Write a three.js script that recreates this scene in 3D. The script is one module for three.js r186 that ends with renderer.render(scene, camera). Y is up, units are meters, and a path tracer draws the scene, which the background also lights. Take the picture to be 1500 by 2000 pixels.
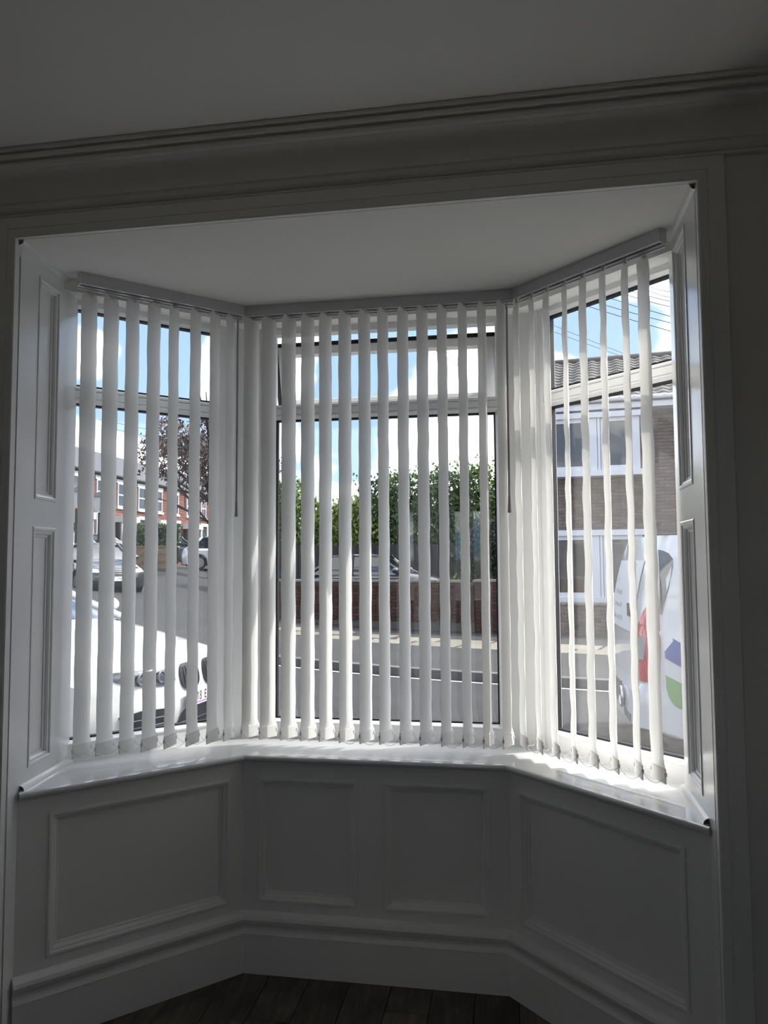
import * as THREE from 'three';
import { mergeGeometries, toCreasedNormals } from 'three/addons/utils/BufferGeometryUtils.js';
import { RoundedBoxGeometry } from 'three/addons/geometries/RoundedBoxGeometry.js';
import { ImprovedNoise } from 'three/addons/math/ImprovedNoise.js';

// ---------------------------------------------------------------- camera, sky, sun, exposure
const scene = new THREE.Scene();
const camera = new THREE.PerspectiveCamera(2 * Math.atan(1000 / 1472.1) * 180 / Math.PI, 0.75, 0.05, 400);
camera.position.set(0.5079, 1.5, 2.1273);
camera.rotation.order = 'YXZ';
camera.rotation.set(0.0645, 0.1655, -0.0062);
const renderer = new THREE.WebGLRenderer();
renderer.toneMapping = THREE.LinearToneMapping;
renderer.toneMappingExposure = 2.15;
renderer.shadowMap.enabled = true;

let seed = 7;
const rnd = () => { seed = (seed * 1664525 + 1013904223) >>> 0; return seed / 4294967296; };
const rr = (a, b) => a + (b - a) * rnd();
const noise3 = new ImprovedNoise();
const fbm = (x, y, z, o = 5) => { let s = 0, a = 0.5, f = 1; for (let i = 0; i < o; i++) { s += a * noise3.noise(x * f, y * f, z * f); a *= 0.5; f *= 2.03; } return s; };
const sstep = (a, b, x) => { const t = Math.min(1, Math.max(0, (x - a) / (b - a))); return t * t * (3 - 2 * t); };

const SUN_AZ = 23 * Math.PI / 180, SUN_EL = 47 * Math.PI / 180;   // azimuth from +x towards -z
{ // broken cumulus over a pale blue sky
  const W = 2048, H = 1024, px = new Float32Array(W * H * 4), sx = Math.cos(SUN_AZ) * Math.cos(SUN_EL), sy = Math.sin(SUN_EL), sz = -Math.sin(SUN_AZ) * Math.cos(SUN_EL);
  const more = [[-0.512, 0.246], [-0.488, 0.26], [-0.372, 0.245], [-0.06, 0.232], [-0.089, 0.131], [-0.236, 0.125], [-0.143, 0.132], [-0.296, 0.165], [-0.28, 0.261], [-0.035, 0.15], [0.184, 0.309], [0.146, 0.323], [0.191, 0.25], [-0.475, 0.152], [-0.511, 0.156]];
  const less = [[-0.464, 0.291], [-0.438, 0.288], [-0.452, 0.212], [-0.417, 0.254], [-0.394, 0.292], [-0.413, 0.29], [-0.452, 0.178], [-0.392, 0.219], [-0.165, 0.25], [-0.195, 0.165], [-0.234, 0.178], [-0.198, 0.25], [-0.23, 0.25], [-0.031, 0.196], [-0.125, 0.268], [0.101, 0.282], [0.132, 0.268], [0.064, 0.279], [0.155, 0.277], [0.07, 0.302]];
  for (let j = 0; j < H; j++) {
    const el = ((j + 0.5) / H - 0.5) * Math.PI, y = Math.sin(el), c = Math.cos(el);
    for (let i = 0; i < W; i++) {
      const az = ((i + 0.5) / W - 0.5) * 2 * Math.PI, x = c * Math.cos(az), z = c * Math.sin(az), k = (j * W + i) * 4;
      let r, g, b;
      if (y <= 0) { r = 0.30; g = 0.31; b = 0.32; }
      else {
        const q = 1 / (y + 0.25);
        let d = 0.03 + fbm(x * q * 1.6 + 3.1, 2.7, z * q * 1.6 + 1.3, 5) * 1.25 + fbm(x * 9, y * 14, z * 9, 4) * 0.5 + (1 - sstep(0.0, 0.22, y)) * 0.16;
        if (z < 0 && y < 0.45) {
          for (const [mx, my] of more) { const e = ((x - mx) ** 2 + (y - my) ** 2) / 0.0011; if (e < 6) d += 0.30 * Math.exp(-e); }
          for (const [mx, my] of less) { const e = ((x - mx) ** 2 + (y - my) ** 2) / 0.0011; if (e < 6) d -= 0.36 * Math.exp(-e); }
        }
        const cl = sstep(-0.02, 0.26, d), t = sstep(0, 0.7, y);
        const br = 1.45 - 0.2 * sstep(0.2, 0.6, d);
        r = (0.265 - 0.05 * t) * (1 - cl) + br * cl; g = (0.395 - 0.06 * t) * (1 - cl) + br * 1.01 * cl; b = (0.58 - 0.04 * t) * (1 - cl) + br * 1.03 * cl;
        const sa = Math.acos(Math.min(1, x * sx + y * sy + z * sz)) * 180 / Math.PI, au = 5.5 * Math.exp(-((sa / 13) ** 2)) + 1.2 * Math.exp(-((sa / 30) ** 2));   // haze aureole round the sun
        r += au; g += au * 0.99; b += au * 0.96;
      }
      px[k] = r; px[k + 1] = g; px[k + 2] = b; px[k + 3] = 1;
    }
  }
  const t = new THREE.DataTexture(px, W, H, THREE.RGBAFormat, THREE.FloatType);
  t.mapping = THREE.EquirectangularReflectionMapping; t.magFilter = THREE.LinearFilter; t.needsUpdate = true;
  scene.background = t; scene.backgroundIntensity = 1.0;
}
const sun = new THREE.DirectionalLight(0xfffbf2, 2.6);
sun.position.set(Math.cos(SUN_AZ) * Math.cos(SUN_EL) * 40, Math.sin(SUN_EL) * 40, -Math.sin(SUN_AZ) * Math.cos(SUN_EL) * 40 - 10);
sun.target.position.set(0, 0, -10);
sun.castShadow = true; sun.shadow.mapSize.set(4096, 4096);
Object.assign(sun.shadow.camera, { left: -40, right: 40, top: 40, bottom: -40, near: 1, far: 120 });
scene.add(sun, sun.target);

// ---------------------------------------------------------------- helpers
const taken = {};
function numbered(n) { if (!(n in taken)) { taken[n] = 0; return n; } taken[n]++; return n + '_' + String(taken[n]).padStart(3, '0'); }
function tag(o, label, category, group, kind) { o.userData.label = label; if (category) o.userData.category = category; if (group) o.userData.group = group; if (kind) o.userData.kind = kind; return o; }
function thing(name, label, category, pos = [0, 0, 0], turn = 0, group, kind) {
  const o = new THREE.Group(); o.name = numbered(name); o.position.set(...pos); o.rotation.y = turn; scene.add(o);
  return tag(o, label, category, group, kind);
}
const noShadow = new Set();
function part(name, geo, mat, parent, label) {
  const m = new THREE.Mesh(Array.isArray(geo) ? mergeG(geo) : geo, mat);
  m.name = parent === scene ? numbered(name) : name; m.castShadow = m.receiveShadow = true; parent.add(m);
  if (label) m.userData.label = label;
  return m;
}
const solo = (name, geo, mat, label, category, group, kind) => tag(part(name, geo, mat, scene), label, category, group, kind);
function mergeG(list) { return mergeGeometries(list.map((g) => { g = g.index ? g.toNonIndexed() : g; for (const k of Object.keys(g.attributes)) if (!['position', 'normal', 'uv'].includes(k)) g.deleteAttribute(k); if (!g.attributes.uv) boxUV(g); return g; })); }
function boxUV(g) {   // uv in metres, projected along the main axis of each face's normal
  const p = g.attributes.position, n = g.attributes.normal, uv = new Float32Array(p.count * 2);
  for (let i = 0; i < p.count; i++) {
    const ax = Math.abs(n.getX(i)), ay = Math.abs(n.getY(i)), az = Math.abs(n.getZ(i));
    if (ay >= ax && ay >= az) { uv[2 * i] = p.getX(i); uv[2 * i + 1] = p.getZ(i); }
    else if (ax > az) { uv[2 * i] = p.getZ(i); uv[2 * i + 1] = p.getY(i); }
    else { uv[2 * i] = p.getX(i); uv[2 * i + 1] = p.getY(i); }
  }
  g.setAttribute('uv', new THREE.BufferAttribute(uv, 2)); return g;
}
function box(x0, x1, y0, y1, z0, z1) { const g = new THREE.BoxGeometry(x1 - x0, y1 - y0, z1 - z0); g.translate((x0 + x1) / 2, (y0 + y1) / 2, (z0 + z1) / 2); return boxUV(g.toNonIndexed()); }
function rbox(x0, x1, y0, y1, z0, z1, r = 0.003) { const g = new RoundedBoxGeometry(x1 - x0, y1 - y0, z1 - z0, 2, r); g.translate((x0 + x1) / 2, (y0 + y1) / 2, (z0 + z1) / 2); return boxUV(g.index ? g.toNonIndexed() : g); }
function fromTris(pos) { const g = new THREE.BufferGeometry(); g.setAttribute('position', new THREE.Float32BufferAttribute(pos, 3)); g.computeVertexNormals(); return g; }
const crease = (g, a = 0.6) => { g.deleteAttribute('normal'); return boxUV(toCreasedNormals(g, a)); };
function quad(out, a, b, c, d) { out.push(...a, ...b, ...c, ...a, ...c, ...d); }
function sweep(pts, prof, { closed = true, caps = true, angle = 0.5 } = {}) {   // profile [offset towards the room, height] along a plan polyline, mitred
  const n = pts.length, rings = [];
  const nrm = (i) => { const dx = pts[i + 1][0] - pts[i][0], dz = pts[i + 1][1] - pts[i][1], l = Math.hypot(dx, dz); return [-dz / l, dx / l]; };
  for (let i = 0; i < n; i++) {
    const a = nrm(Math.max(0, i - 1)), b = nrm(Math.min(n - 2, i)), k = 1 + a[0] * b[0] + a[1] * b[1], m = [(a[0] + b[0]) / k, (a[1] + b[1]) / k];
    rings.push(prof.map(([o, h]) => [pts[i][0] + m[0] * o, h, pts[i][1] + m[1] * o]));
  }
  const out = [], P = prof.length, last = closed ? P : P - 1;
  for (let i = 0; i < n - 1; i++) for (let j = 0; j < last; j++) { const k = (j + 1) % P; quad(out, rings[i][j], rings[i + 1][j], rings[i + 1][k], rings[i][k]); }
  if (closed && caps) {
    const tri = THREE.ShapeUtils.triangulateShape(prof.map(([a, b]) => new THREE.Vector2(a, b)), []);
    for (const [a, b, c] of tri) { out.push(...rings[0][a], ...rings[0][b], ...rings[0][c], ...rings[n - 1][c], ...rings[n - 1][b], ...rings[n - 1][a]); }
  }
  return crease(fromTris(out), angle);
}
function ringFrame(u0, u1, v0, v1, prof, angle = 0.5) {   // moulding round a rectangle: profile [inset, proud]
  const R = prof.map(([s, n]) => [[u0 + s, v0 + s, n], [u1 - s, v0 + s, n], [u1 - s, v1 - s, n], [u0 + s, v1 - s, n]]), out = [];
  for (let i = 0; i < R.length - 1; i++) for (let k = 0; k < 4; k++) { const l = (k + 1) % 4; quad(out, R[i][k], R[i][l], R[i + 1][l], R[i + 1][k]); }
  return crease(fromTris(out), angle);
}
function holed(outline, holes, depth, n0 = 0) {   // a board in the u-v plane with rectangular holes
  const s = new THREE.Shape(outline.map(([a, b]) => new THREE.Vector2(a, b)));
  for (const [a, b, c, d] of holes) { const h = new THREE.Path(); h.moveTo(a, c); h.lineTo(a, d); h.lineTo(b, d); h.lineTo(b, c); h.closePath(); s.holes.push(h); }
  const g = new THREE.ExtrudeGeometry(s, { depth, bevelEnabled: false }); g.translate(0, 0, n0); return boxUV(g.index ? g.toNonIndexed() : g);
}
const rect = (a, b, c, d) => [[a, c], [b, c], [b, d], [a, d]];
function poly(shape, depth, bevel = 0) { const s = new THREE.Shape(shape.map(([a, b]) => new THREE.Vector2(a, b))); const g = new THREE.ExtrudeGeometry(s, bevel ? { depth, bevelEnabled: true, bevelSize: bevel, bevelThickness: bevel, bevelSegments: 2 } : { depth, bevelEnabled: false }); return boxUV(g.index ? g.toNonIndexed() : g); }
function slab(plan, y0, y1) { const g = poly(plan.map(([x, z]) => [x, -z]), y1 - y0); g.rotateX(-Math.PI / 2); g.translate(0, y0, 0); return boxUV(g); }
function tube(pts, r, seg = 40, rs = 6) { return new THREE.TubeGeometry(new THREE.CatmullRomCurve3(pts.map((p) => new THREE.Vector3(...p))), seg, r, rs, false); }
function bar(a, b, r, rs = 8) { const A = new THREE.Vector3(...a), B = new THREE.Vector3(...b), g = new THREE.CylinderGeometry(r, r, A.distanceTo(B), rs); g.translate(0, A.distanceTo(B) / 2, 0); g.applyQuaternion(new THREE.Quaternion().setFromUnitVectors(new THREE.Vector3(0, 1, 0), B.clone().sub(A).normalize())); g.translate(...a); return g; }
const turnOf = (P, Q) => Math.atan2(-(Q[1] - P[1]), Q[0] - P[0]);

// ---------------------------------------------------------------- materials
function noiseTex(size, fn, srgb, rep = 1) {
  const d = new Uint8Array(size * size * 4);
  for (let j = 0; j < size; j++) for (let i = 0; i < size; i++) { const c = fn(i / size, j / size), k = (j * size + i) * 4; d[k] = c[0] * 255; d[k + 1] = c[1] * 255; d[k + 2] = c[2] * 255; d[k + 3] = 255; }
  const t = new THREE.DataTexture(d, size, size); t.wrapS = t.wrapT = THREE.RepeatWrapping; t.magFilter = THREE.LinearFilter; t.minFilter = THREE.LinearMipmapLinearFilter; t.generateMipmaps = true;
  if (srgb) t.colorSpace = THREE.SRGBColorSpace; t.repeat.set(rep, rep); t.needsUpdate = true; return t;
}
const per = (u, v, f, s, o = 4) => { const a = u * 2 * Math.PI, b = v * 2 * Math.PI, q = f / (2 * Math.PI); return fbm(Math.cos(a) * q + s, Math.sin(a) * q + Math.cos(b) * q, Math.sin(b) * q - s, o); };
const cl01 = (x) => Math.min(1, Math.max(0, x));
const brushBump = noiseTex(256, (u, v) => { const n = cl01(0.5 + per(u, v, 24, 1.5) * 0.7); return [n, n, n]; }, false, 1.2);
const S = (color, rough, extra = {}) => new THREE.MeshStandardMaterial({ color, roughness: rough, ...extra });
const lin = (r, g, b) => new THREE.Color().setRGB(r, g, b);
const wallPaint = S(lin(0.76, 0.75, 0.715), 0.75, { bumpMap: brushBump, bumpScale: 0.0006 });
const cornicePaint = S(lin(0.76, 0.75, 0.715), 0.6);
const ceilPaint = S(lin(0.90, 0.89, 0.86), 0.9, { bumpMap: brushBump, bumpScale: 0.0005 });
const woodPaint = S(lin(0.82, 0.82, 0.795), 0.42, { bumpMap: brushBump, bumpScale: 0.0004 });
const glossPaint = new THREE.MeshPhysicalMaterial({ color: lin(0.80, 0.80, 0.80), roughness: 0.32, clearcoat: 0.7, clearcoatRoughness: 0.16, bumpMap: brushBump, bumpScale: 0.0005 });
const sillPaint = new THREE.MeshPhysicalMaterial({ color: lin(0.64, 0.64, 0.65), roughness: 0.28, clearcoat: 1, clearcoatRoughness: 0.03, bumpMap: brushBump, bumpScale: 0.0001 });
const upvc = S(lin(0.88, 0.88, 0.87), 0.3);
const gasket = S(lin(0.012, 0.012, 0.014), 0.6);
const paneMat = new THREE.MeshPhysicalMaterial({ color: 0xffffff, roughness: 0, transmission: 1, thickness: 0, ior: 1.5, metalness: 0 });
const weave = noiseTex(256, (u, v) => { const n = cl01(0.5 + 0.25 * Math.sin(u * 2 * Math.PI * 64) * Math.sin(v * 2 * Math.PI * 64) + per(u, v, 10, 4) * 0.4); return [n, n, n]; }, false, 9);
const fabric = new THREE.MeshPhysicalMaterial({ color: lin(0.92, 0.91, 0.885), roughness: 0.95, transmission: 0.20, thickness: 0, side: THREE.DoubleSide, bumpMap: weave, bumpScale: 0.0003 });
const hemFabric = new THREE.MeshPhysicalMaterial({ color: lin(0.92, 0.91, 0.885), roughness: 0.95, transmission: 0.20, thickness: 0, side: THREE.DoubleSide });
const plasticClear = S(lin(0.72, 0.72, 0.70), 0.3);
const railMat = S(lin(0.62, 0.62, 0.65), 0.35);
const chainMat = S(lin(0.55, 0.55, 0.54), 0.35);
const wandMat = S(lin(0.50, 0.50, 0.50), 0.3);

// ---------------------------------------------------------------- plan of the bay (metres)
const HC = 2.532, SILL = 0.78, ROOM_H = 2.751;
const A = [-1.012, -0.065], B = [-0.48, -0.603], C = [0.48, -0.603], D = [1.012, -0.065];      // sill nosing line
const off = (pts, d) => { const out = []; const n = pts.length; for (let i = 0; i < n; i++) { const f = (k) => { const dx = pts[k + 1][0] - pts[k][0], dz = pts[k + 1][1] - pts[k][1], l = Math.hypot(dx, dz); return [-dz / l, dx / l]; }; const a = f(Math.max(0, i - 1)), b = f(Math.min(n - 2, i)), k = 1 + a[0] * b[0] + a[1] * b[1]; out.push([pts[i][0] + (a[0] + b[0]) / k * d, pts[i][1] + (a[1] + b[1]) / k * d]); } return out; };
const nose = [A, B, C, D], wains = off(nose, -0.025);
const TR = [[-0.993, -0.292], [-0.535, -0.75], [0.535, -0.75], [0.993, -0.292]];               // blind track line
const win = off(TR, -0.15);                                                                     // inner face of the frames
const ext = (P, Q, d) => { const l = Math.hypot(Q[0] - P[0], Q[1] - P[1]); return [Q[0] + (Q[0] - P[0]) / l * d, Q[1] + (Q[1] - P[1]) / l * d]; };
win[0] = ext(win[1], win[0], 0.20); win[3] = ext(win[2], win[3], 0.20);
const RL = [[-1.027, 0], [-1.08, -0.417]], RR = [[1.027, 0], [1.0367, -0.412]];
const X0 = -2.3, X1 = 2.2, Z1 = 4.3;

// ---------------------------------------------------------------- room shell
const fl = thing('floor', 'dark grey-brown wood plank floor in front of the bay', 'floor', [0, 0, 0], 0, null, 'structure');
{
  const grain = noiseTex(512, (u, v) => { const g = per(u, v * 0.12, 60, 2.2, 4) * 0.6 + per(u, v, 8, 7) * 0.5; const k = cl01(0.42 + g * 0.9); return [0.12 + 0.26 * k, 0.11 + 0.235 * k, 0.10 + 0.205 * k]; }, true);
  const mats = [0, 1, 2, 3].map((i) => S(lin(1.5 + 0.35 * i, 1.5 + 0.33 * i, 1.5 + 0.3 * i), 0.45, { map: grain, bumpMap: grain, bumpScale: 0.0006 }));
  part('subfloor', slab([[X0 - 0.1, Z1 + 0.1], [X0 - 0.1, -0.02], [-1.1, -0.02], [-1.1, -1.05], [1.1, -1.05], [1.1, -0.02], [X1 + 0.1, -0.02], [X1 + 0.1, Z1 + 0.1]], -0.2, -0.012), S(lin(0.03, 0.028, 0.026), 0.9), fl);
  const w = 0.148; let k = 0; const geos = {};
  for (let x = X0; x < X1; x += w, k++) {
    const inBay = Math.abs(x + w / 2) < 1.10, z0 = inBay ? -0.75 : 0; let z = z0 - (k * 0.437 % 1.2);
    while (z < Z1) {
      const a = Math.max(z, z0), b = Math.min(z + 1.29, Z1), L = (b - a).toFixed(3);
      if (b - a > 0.03) {
        if (!geos[L]) { const g = new RoundedBoxGeometry(w - 0.0025, 0.012, b - a - 0.002, 1, 0.0012); boxUV(g); geos[L] = g; }
        const m = part('plank', geos[L], mats[Math.floor(rnd() * 4)], fl); m.position.set(x + w / 2, -0.006, (a + b) / 2);
      }
      z += 1.29;
    }
  }
}
solo('ceiling', box(X0 - 0.1, X1 + 0.1, ROOM_H, ROOM_H + 0.15, -0.3, Z1 + 0.1), ceilPaint, 'plain white plaster ceiling of the room', 'ceiling', null, 'structure');
solo('ceiling', slab([[-1.3, -0.002], [-1.3, -0.30], [-0.66, -1.08], [0.66, -1.08], [1.3, -0.30], [1.3, -0.002]], HC, HC + 0.2), ceilPaint, 'smooth white ceiling of the bay above the blinds', 'ceiling', null, 'structure');
solo('wall_front', [holed(rect(X0 - 0.1, X1 + 0.1, 0, ROOM_H), [], 0.001, -5).translate(0, 0, 0), box(X0 - 0.1, -1.085, -0.2, ROOM_H, -0.24, 0), box(1.085, X1 + 0.1, -0.2, ROOM_H, -0.24, 0), box(-1.085, 1.085, HC + 0.001, ROOM_H, -0.30, 0)].slice(1), wallPaint, 'plain grey painted wall around the bay opening', 'wall', null, 'structure');
solo('wall_left', box(X0 - 0.1, X0, 0, ROOM_H, 0, Z1), wallPaint, 'side wall of the room left of the camera', 'wall', null, 'structure');
solo('wall_right', box(X1, X1 + 0.1, 0, ROOM_H, 0, Z1), wallPaint, 'side wall of the room right of the camera', 'wall', null, 'structure');
solo('wall_back', holed(rect(X0 - 0.1, X1 + 0.1, 0, ROOM_H), [[-0.75, 0.25, 1.0, 2.1]], 0.1, Z1), wallPaint, 'wall of the room behind the camera', 'wall', null, 'structure');

{ // garden window in the back wall, behind the camera
  const t = thing('window_4', 'white framed garden window in the wall behind the camera', 'window', [0, 0, Z1], 0, null, 'structure');
  part('frame', holed(rect(-0.75, 0.25, 1.0, 2.1), [[-0.69, -0.28, 1.06, 2.04], [-0.22, 0.19, 1.06, 2.04]], 0.07, 0.02), upvc, t);
  for (const x of [-0.70, -0.23]) part('pane', box(x, x + 0.43, 1.05, 2.05, 0.05, 0.054), paneMat, t);
  solo('patio', box(-14, 14, -0.25, -0.2, Z1 + 0.12, 30), S(lin(0.25, 0.22, 0.18), 0.95), 'back garden patio behind the house', 'patio', null, 'structure');
}
// cornice along the window wall
{
  const p = [[0, 2.751], [0.146, 2.751], [0.146, 2.741], [0.130, 2.740], [0.127, 2.737], [0.135, 2.735], [0.137, 2.729], [0.133, 2.724], [0.114, 2.723], [0.111, 2.720], [0.118, 2.718], [0.121, 2.711], [0.116, 2.705], [0.102, 2.704], [0.098, 2.700]];
  for (let i = 0; i <= 10; i++) { const a = i / 10 * Math.PI / 2; p.push([0.036 + 0.058 * (1 - Math.sin(a)), 2.642 + 0.056 * Math.cos(a)]); }
  p.push([0.036, 2.636], [0.030, 2.632]);
  for (let i = 0; i <= 6; i++) { const a = i / 6 * Math.PI / 2; p.push([0.013 + 0.015 * Math.cos(a), 2.626 - 0.016 * Math.sin(a)]); }
  p.push([0.012, 2.603], [0, 2.600]);
  solo('trim_1', sweep([[X0, 0.0005], [X1, 0.0005]], p.map(([o, h]) => [o, h - 0.0005]), { angle: 0.45 }), cornicePaint, 'moulded plaster cornice running along the top of the window wall', 'cornice', null, 'structure');
}
// architrave round the opening
{
  const t = thing('trim_2', 'flat painted architrave framing the bay opening', 'architrave', [0, 0, 0], 0, null, 'structure');
  const pr = [[0, 0], [0.0, 0.016], [0.004, 0.018], [0.024, 0.018], [0.0255, 0.0155], [0.028, 0.0155], [0.0295, 0.018], [0.071, 0.018], [0.073, 0.016], [0.073, 0]];
  for (const s of [-1, 1]) part('jamb', crease(fromTris((() => { const o = []; const R = pr.map(([a, n]) => [[s * (1.027 + a), 0.0, n], [s * (1.027 + a), HC + a, n]]); for (let i = 0; i < R.length - 1; i++) quad(o, R[i][0], R[i][1], R[i + 1][1], R[i + 1][0]); return o; })()), 0.3), woodPaint, t);
  part('head', crease(fromTris((() => { const o = []; const R = pr.map(([a, n]) => [[-1.027 - a, HC + Math.min(a, 0.066), n], [1.027 + a, HC + Math.min(a, 0.066), n]]); for (let i = 0; i < R.length - 1; i++) quad(o, R[i][0], R[i][1], R[i + 1][1], R[i + 1][0]); return o; })()), 0.3), woodPaint, t);
}
// panelled shutter-case reveals
const panelProf = [[0, 0.0205], [0.0, 0.0225], [0.003, 0.024], [0.010, 0.024], [0.013, 0.0215], [0.0145, 0.018], [0.020, 0.0165], [0.025, 0.011], [0.0262, 0.006], [0.033, 0.0045], [0.035, 0.0005]];
function reveal(n, P, Q, side, panels, label) {
  const l = Math.hypot(Q[0] - P[0], Q[1] - P[1]) + (side < 0 ? 0.01 : 0);
  const t = thing(n, label, 'shutter case', [P[0], 0, P[1]], side > 0 ? turnOf(Q, P) : turnOf(P, Q), null, 'structure');
  // the frame's u runs away from the room for the left reveal and towards it for the right one
  const R = (a, b) => side > 0 ? [-b, -a] : [a, b];
  const [b0, b1] = R(0.017, l), [e0, e1] = R(0, 0.009), [g0, g1] = R(0, l);
  part('backing', box(g0, g1, 0, HC, -0.05, -0.018), glossPaint, t);
  { const [k0, k1] = R(0.008, 0.018); part('head_block', box(k0, k1, HC - 0.05, HC, -0.018, -0.001), glossPaint, t); }
  part('edge_bead', rbox(e0, e1, 0, HC, -0.03, 0.0, 0.002), glossPaint, t);
  part('board', holed(rect(b0, b1, 0, HC), panels.map(([a, b, c, d]) => [...R(a, b), c, d]), 0.0185, -0.0185), glossPaint, t);
  for (const [a, b, c, d] of panels) part('panel_moulding', ringFrame(...R(a, b), c, d, panelProf.map(([p, h]) => [p, h * 0.9 - 0.0185]), 0.35), glossPaint, t);
  // quarter-round bead where the reveal meets the sill and the bay ceiling
  const q = []; for (let i = 0; i <= 5; i++) { const a = i / 5 * Math.PI / 2; q.push([0.016 * Math.cos(a), 0.016 * Math.sin(a)]); } q.push([0, 0]);
  const bead = (y, f, b0, b1) => { const o = []; for (let i = 0; i < q.length - 1; i++) quad(o, [b0, y + f * q[i][1], q[i][0]], [b1, y + f * q[i][1], q[i][0]], [b1, y + f * q[i + 1][1], q[i + 1][0]], [b0, y + f * q[i + 1][1], q[i + 1][0]]); return crease(fromTris(o), 0.5); };
  part('sill_bead', bead(SILL, 1, ...R(0.085, l)), glossPaint, t); part('ceiling_bead', bead(HC, -1, ...R(0.001, l)), glossPaint, t);
}
reveal('trim_3', RL[0], RL[1], -1, [[0.137, 0.290, 1.712, 2.468], [0.133, 0.288, 0.838, 1.620]], 'white gloss panelled reveal left of the bay window');
reveal('trim_4', RR[0], RR[1], 1, [[0.153, 0.345, 1.715, 2.487], [0.153, 0.345, 0.835, 1.615]], 'white gloss panelled reveal right of the bay window');

// wainscot under the sill
function wainscot(n, P, Q, panels, label) {
  const l = Math.hypot(Q[0] - P[0], Q[1] - P[1]);
  const t = thing(n, label, 'wainscot', [P[0], 0, P[1]], turnOf(P, Q), null, 'structure');
  part('panel_back', box(-0.012, l + 0.012, 0, 0.757, -0.20, -0.0195), woodPaint, t);
  part('stile_frame', holed(rect(-0.012, l + 0.012, 0, 0.757), panels.map(([a, b]) => [a, b, 0.247, 0.697]), 0.02, -0.02), woodPaint, t);
  for (const [a, b] of panels) part('panel_moulding', ringFrame(a, b, 0.247, 0.697, panelProf.map(([s, h]) => [s, h - 0.02 + 0.0]), 0.35), woodPaint, t);
}
wainscot('wall_bay_left', wains[0], wains[1], [[0.085, 0.711]], 'panelled dado below the left window of the bay');
wainscot('wall_bay_centre', wains[1], wains[2], [[0.055, 0.433], [0.532, 0.914]], 'dado with two panels below the middle window of the bay');
wainscot('wall_bay_right', wains[2], wains[3], [[0.045, 0.690]], 'panelled dado below the right window of the bay');
{
  const sk = [[-0.024, 0], [0.0, 0], [0.0, 0.137], [0.002, 0.140], [0.0, 0.144], [-0.004, 0.148], [-0.007, 0.156], [-0.006, 0.166], [-0.001, 0.174], [0.004, 0.182], [0.006, 0.192], [0.003, 0.203], [-0.005, 0.211], [-0.015, 0.215], [-0.024, 0.216]];
  const pts = [ext(B, A, 0.014), B, C, ext(C, D, 0.014)];
  solo('baseboard_bay', sweep(pts, sk, { angle: 0.45 }), woodPaint, 'tall moulded skirting board running round the foot of the bay', 'skirting board', null, 'structure');
  const sk2 = [[0, 0], [0.02, 0], [0.02, 0.14], [0.012, 0.15], [0.018, 0.19], [0.008, 0.215], [0, 0.216]];
  solo('baseboard_left', sweep([[X0, 0.0], [-1.10, 0.0]], sk2), woodPaint, 'skirting board on the wall left of the bay', 'skirting board', null, 'structure');
  solo('baseboard_right', sweep([[1.10, 0.0], [X1, 0.0]], sk2), woodPaint, 'skirting board on the wall right of the bay', 'skirting board', null, 'structure');
}
{ // window sill with rounded nosing
  const t = thing('trim_5', 'deep glossy white window sill following the bay', 'window sill', [0, 0, 0], 0, null, 'structure');
  const inner = off(nose, -0.012);
  const back = off(win, -0.03);
  part('board', slab([inner[0], inner[1], inner[2], inner[3], [1.034, -0.085], [1.055, -0.3], back[3], back[2], back[1], back[0], [-1.075, -0.3], [-1.042, -0.085]], SILL - 0.024, SILL), sillPaint, t);
  const p = []; for (let i = 0; i <= 10; i++) { const a = -Math.PI / 2 + i / 10 * Math.PI; p.push([-0.012 + 0.012 * Math.cos(a), SILL - 0.012 + 0.012 * Math.sin(a)]); } p.push([-0.013, SILL], [-0.013, SILL - 0.024]);
  part('nosing', sweep([ext(B, A, 0.008), B, C, ext(C, D, 0.008)], p, { angle: 0.6 }), sillPaint, t);
}
// plaster lintel strip behind the blinds
solo('trim_6', sweep([ext(TR[1], TR[0], 0.12), TR[1], TR[2], ext(TR[2], TR[3], 0.12)], [[-0.07, HC - 0.001], [-0.16, HC - 0.001], [-0.16, 2.487], [-0.07, 2.487]]), ceilPaint, 'plaster lintel strip above the window frames of the bay', 'lintel', null, 'structure');

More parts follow.
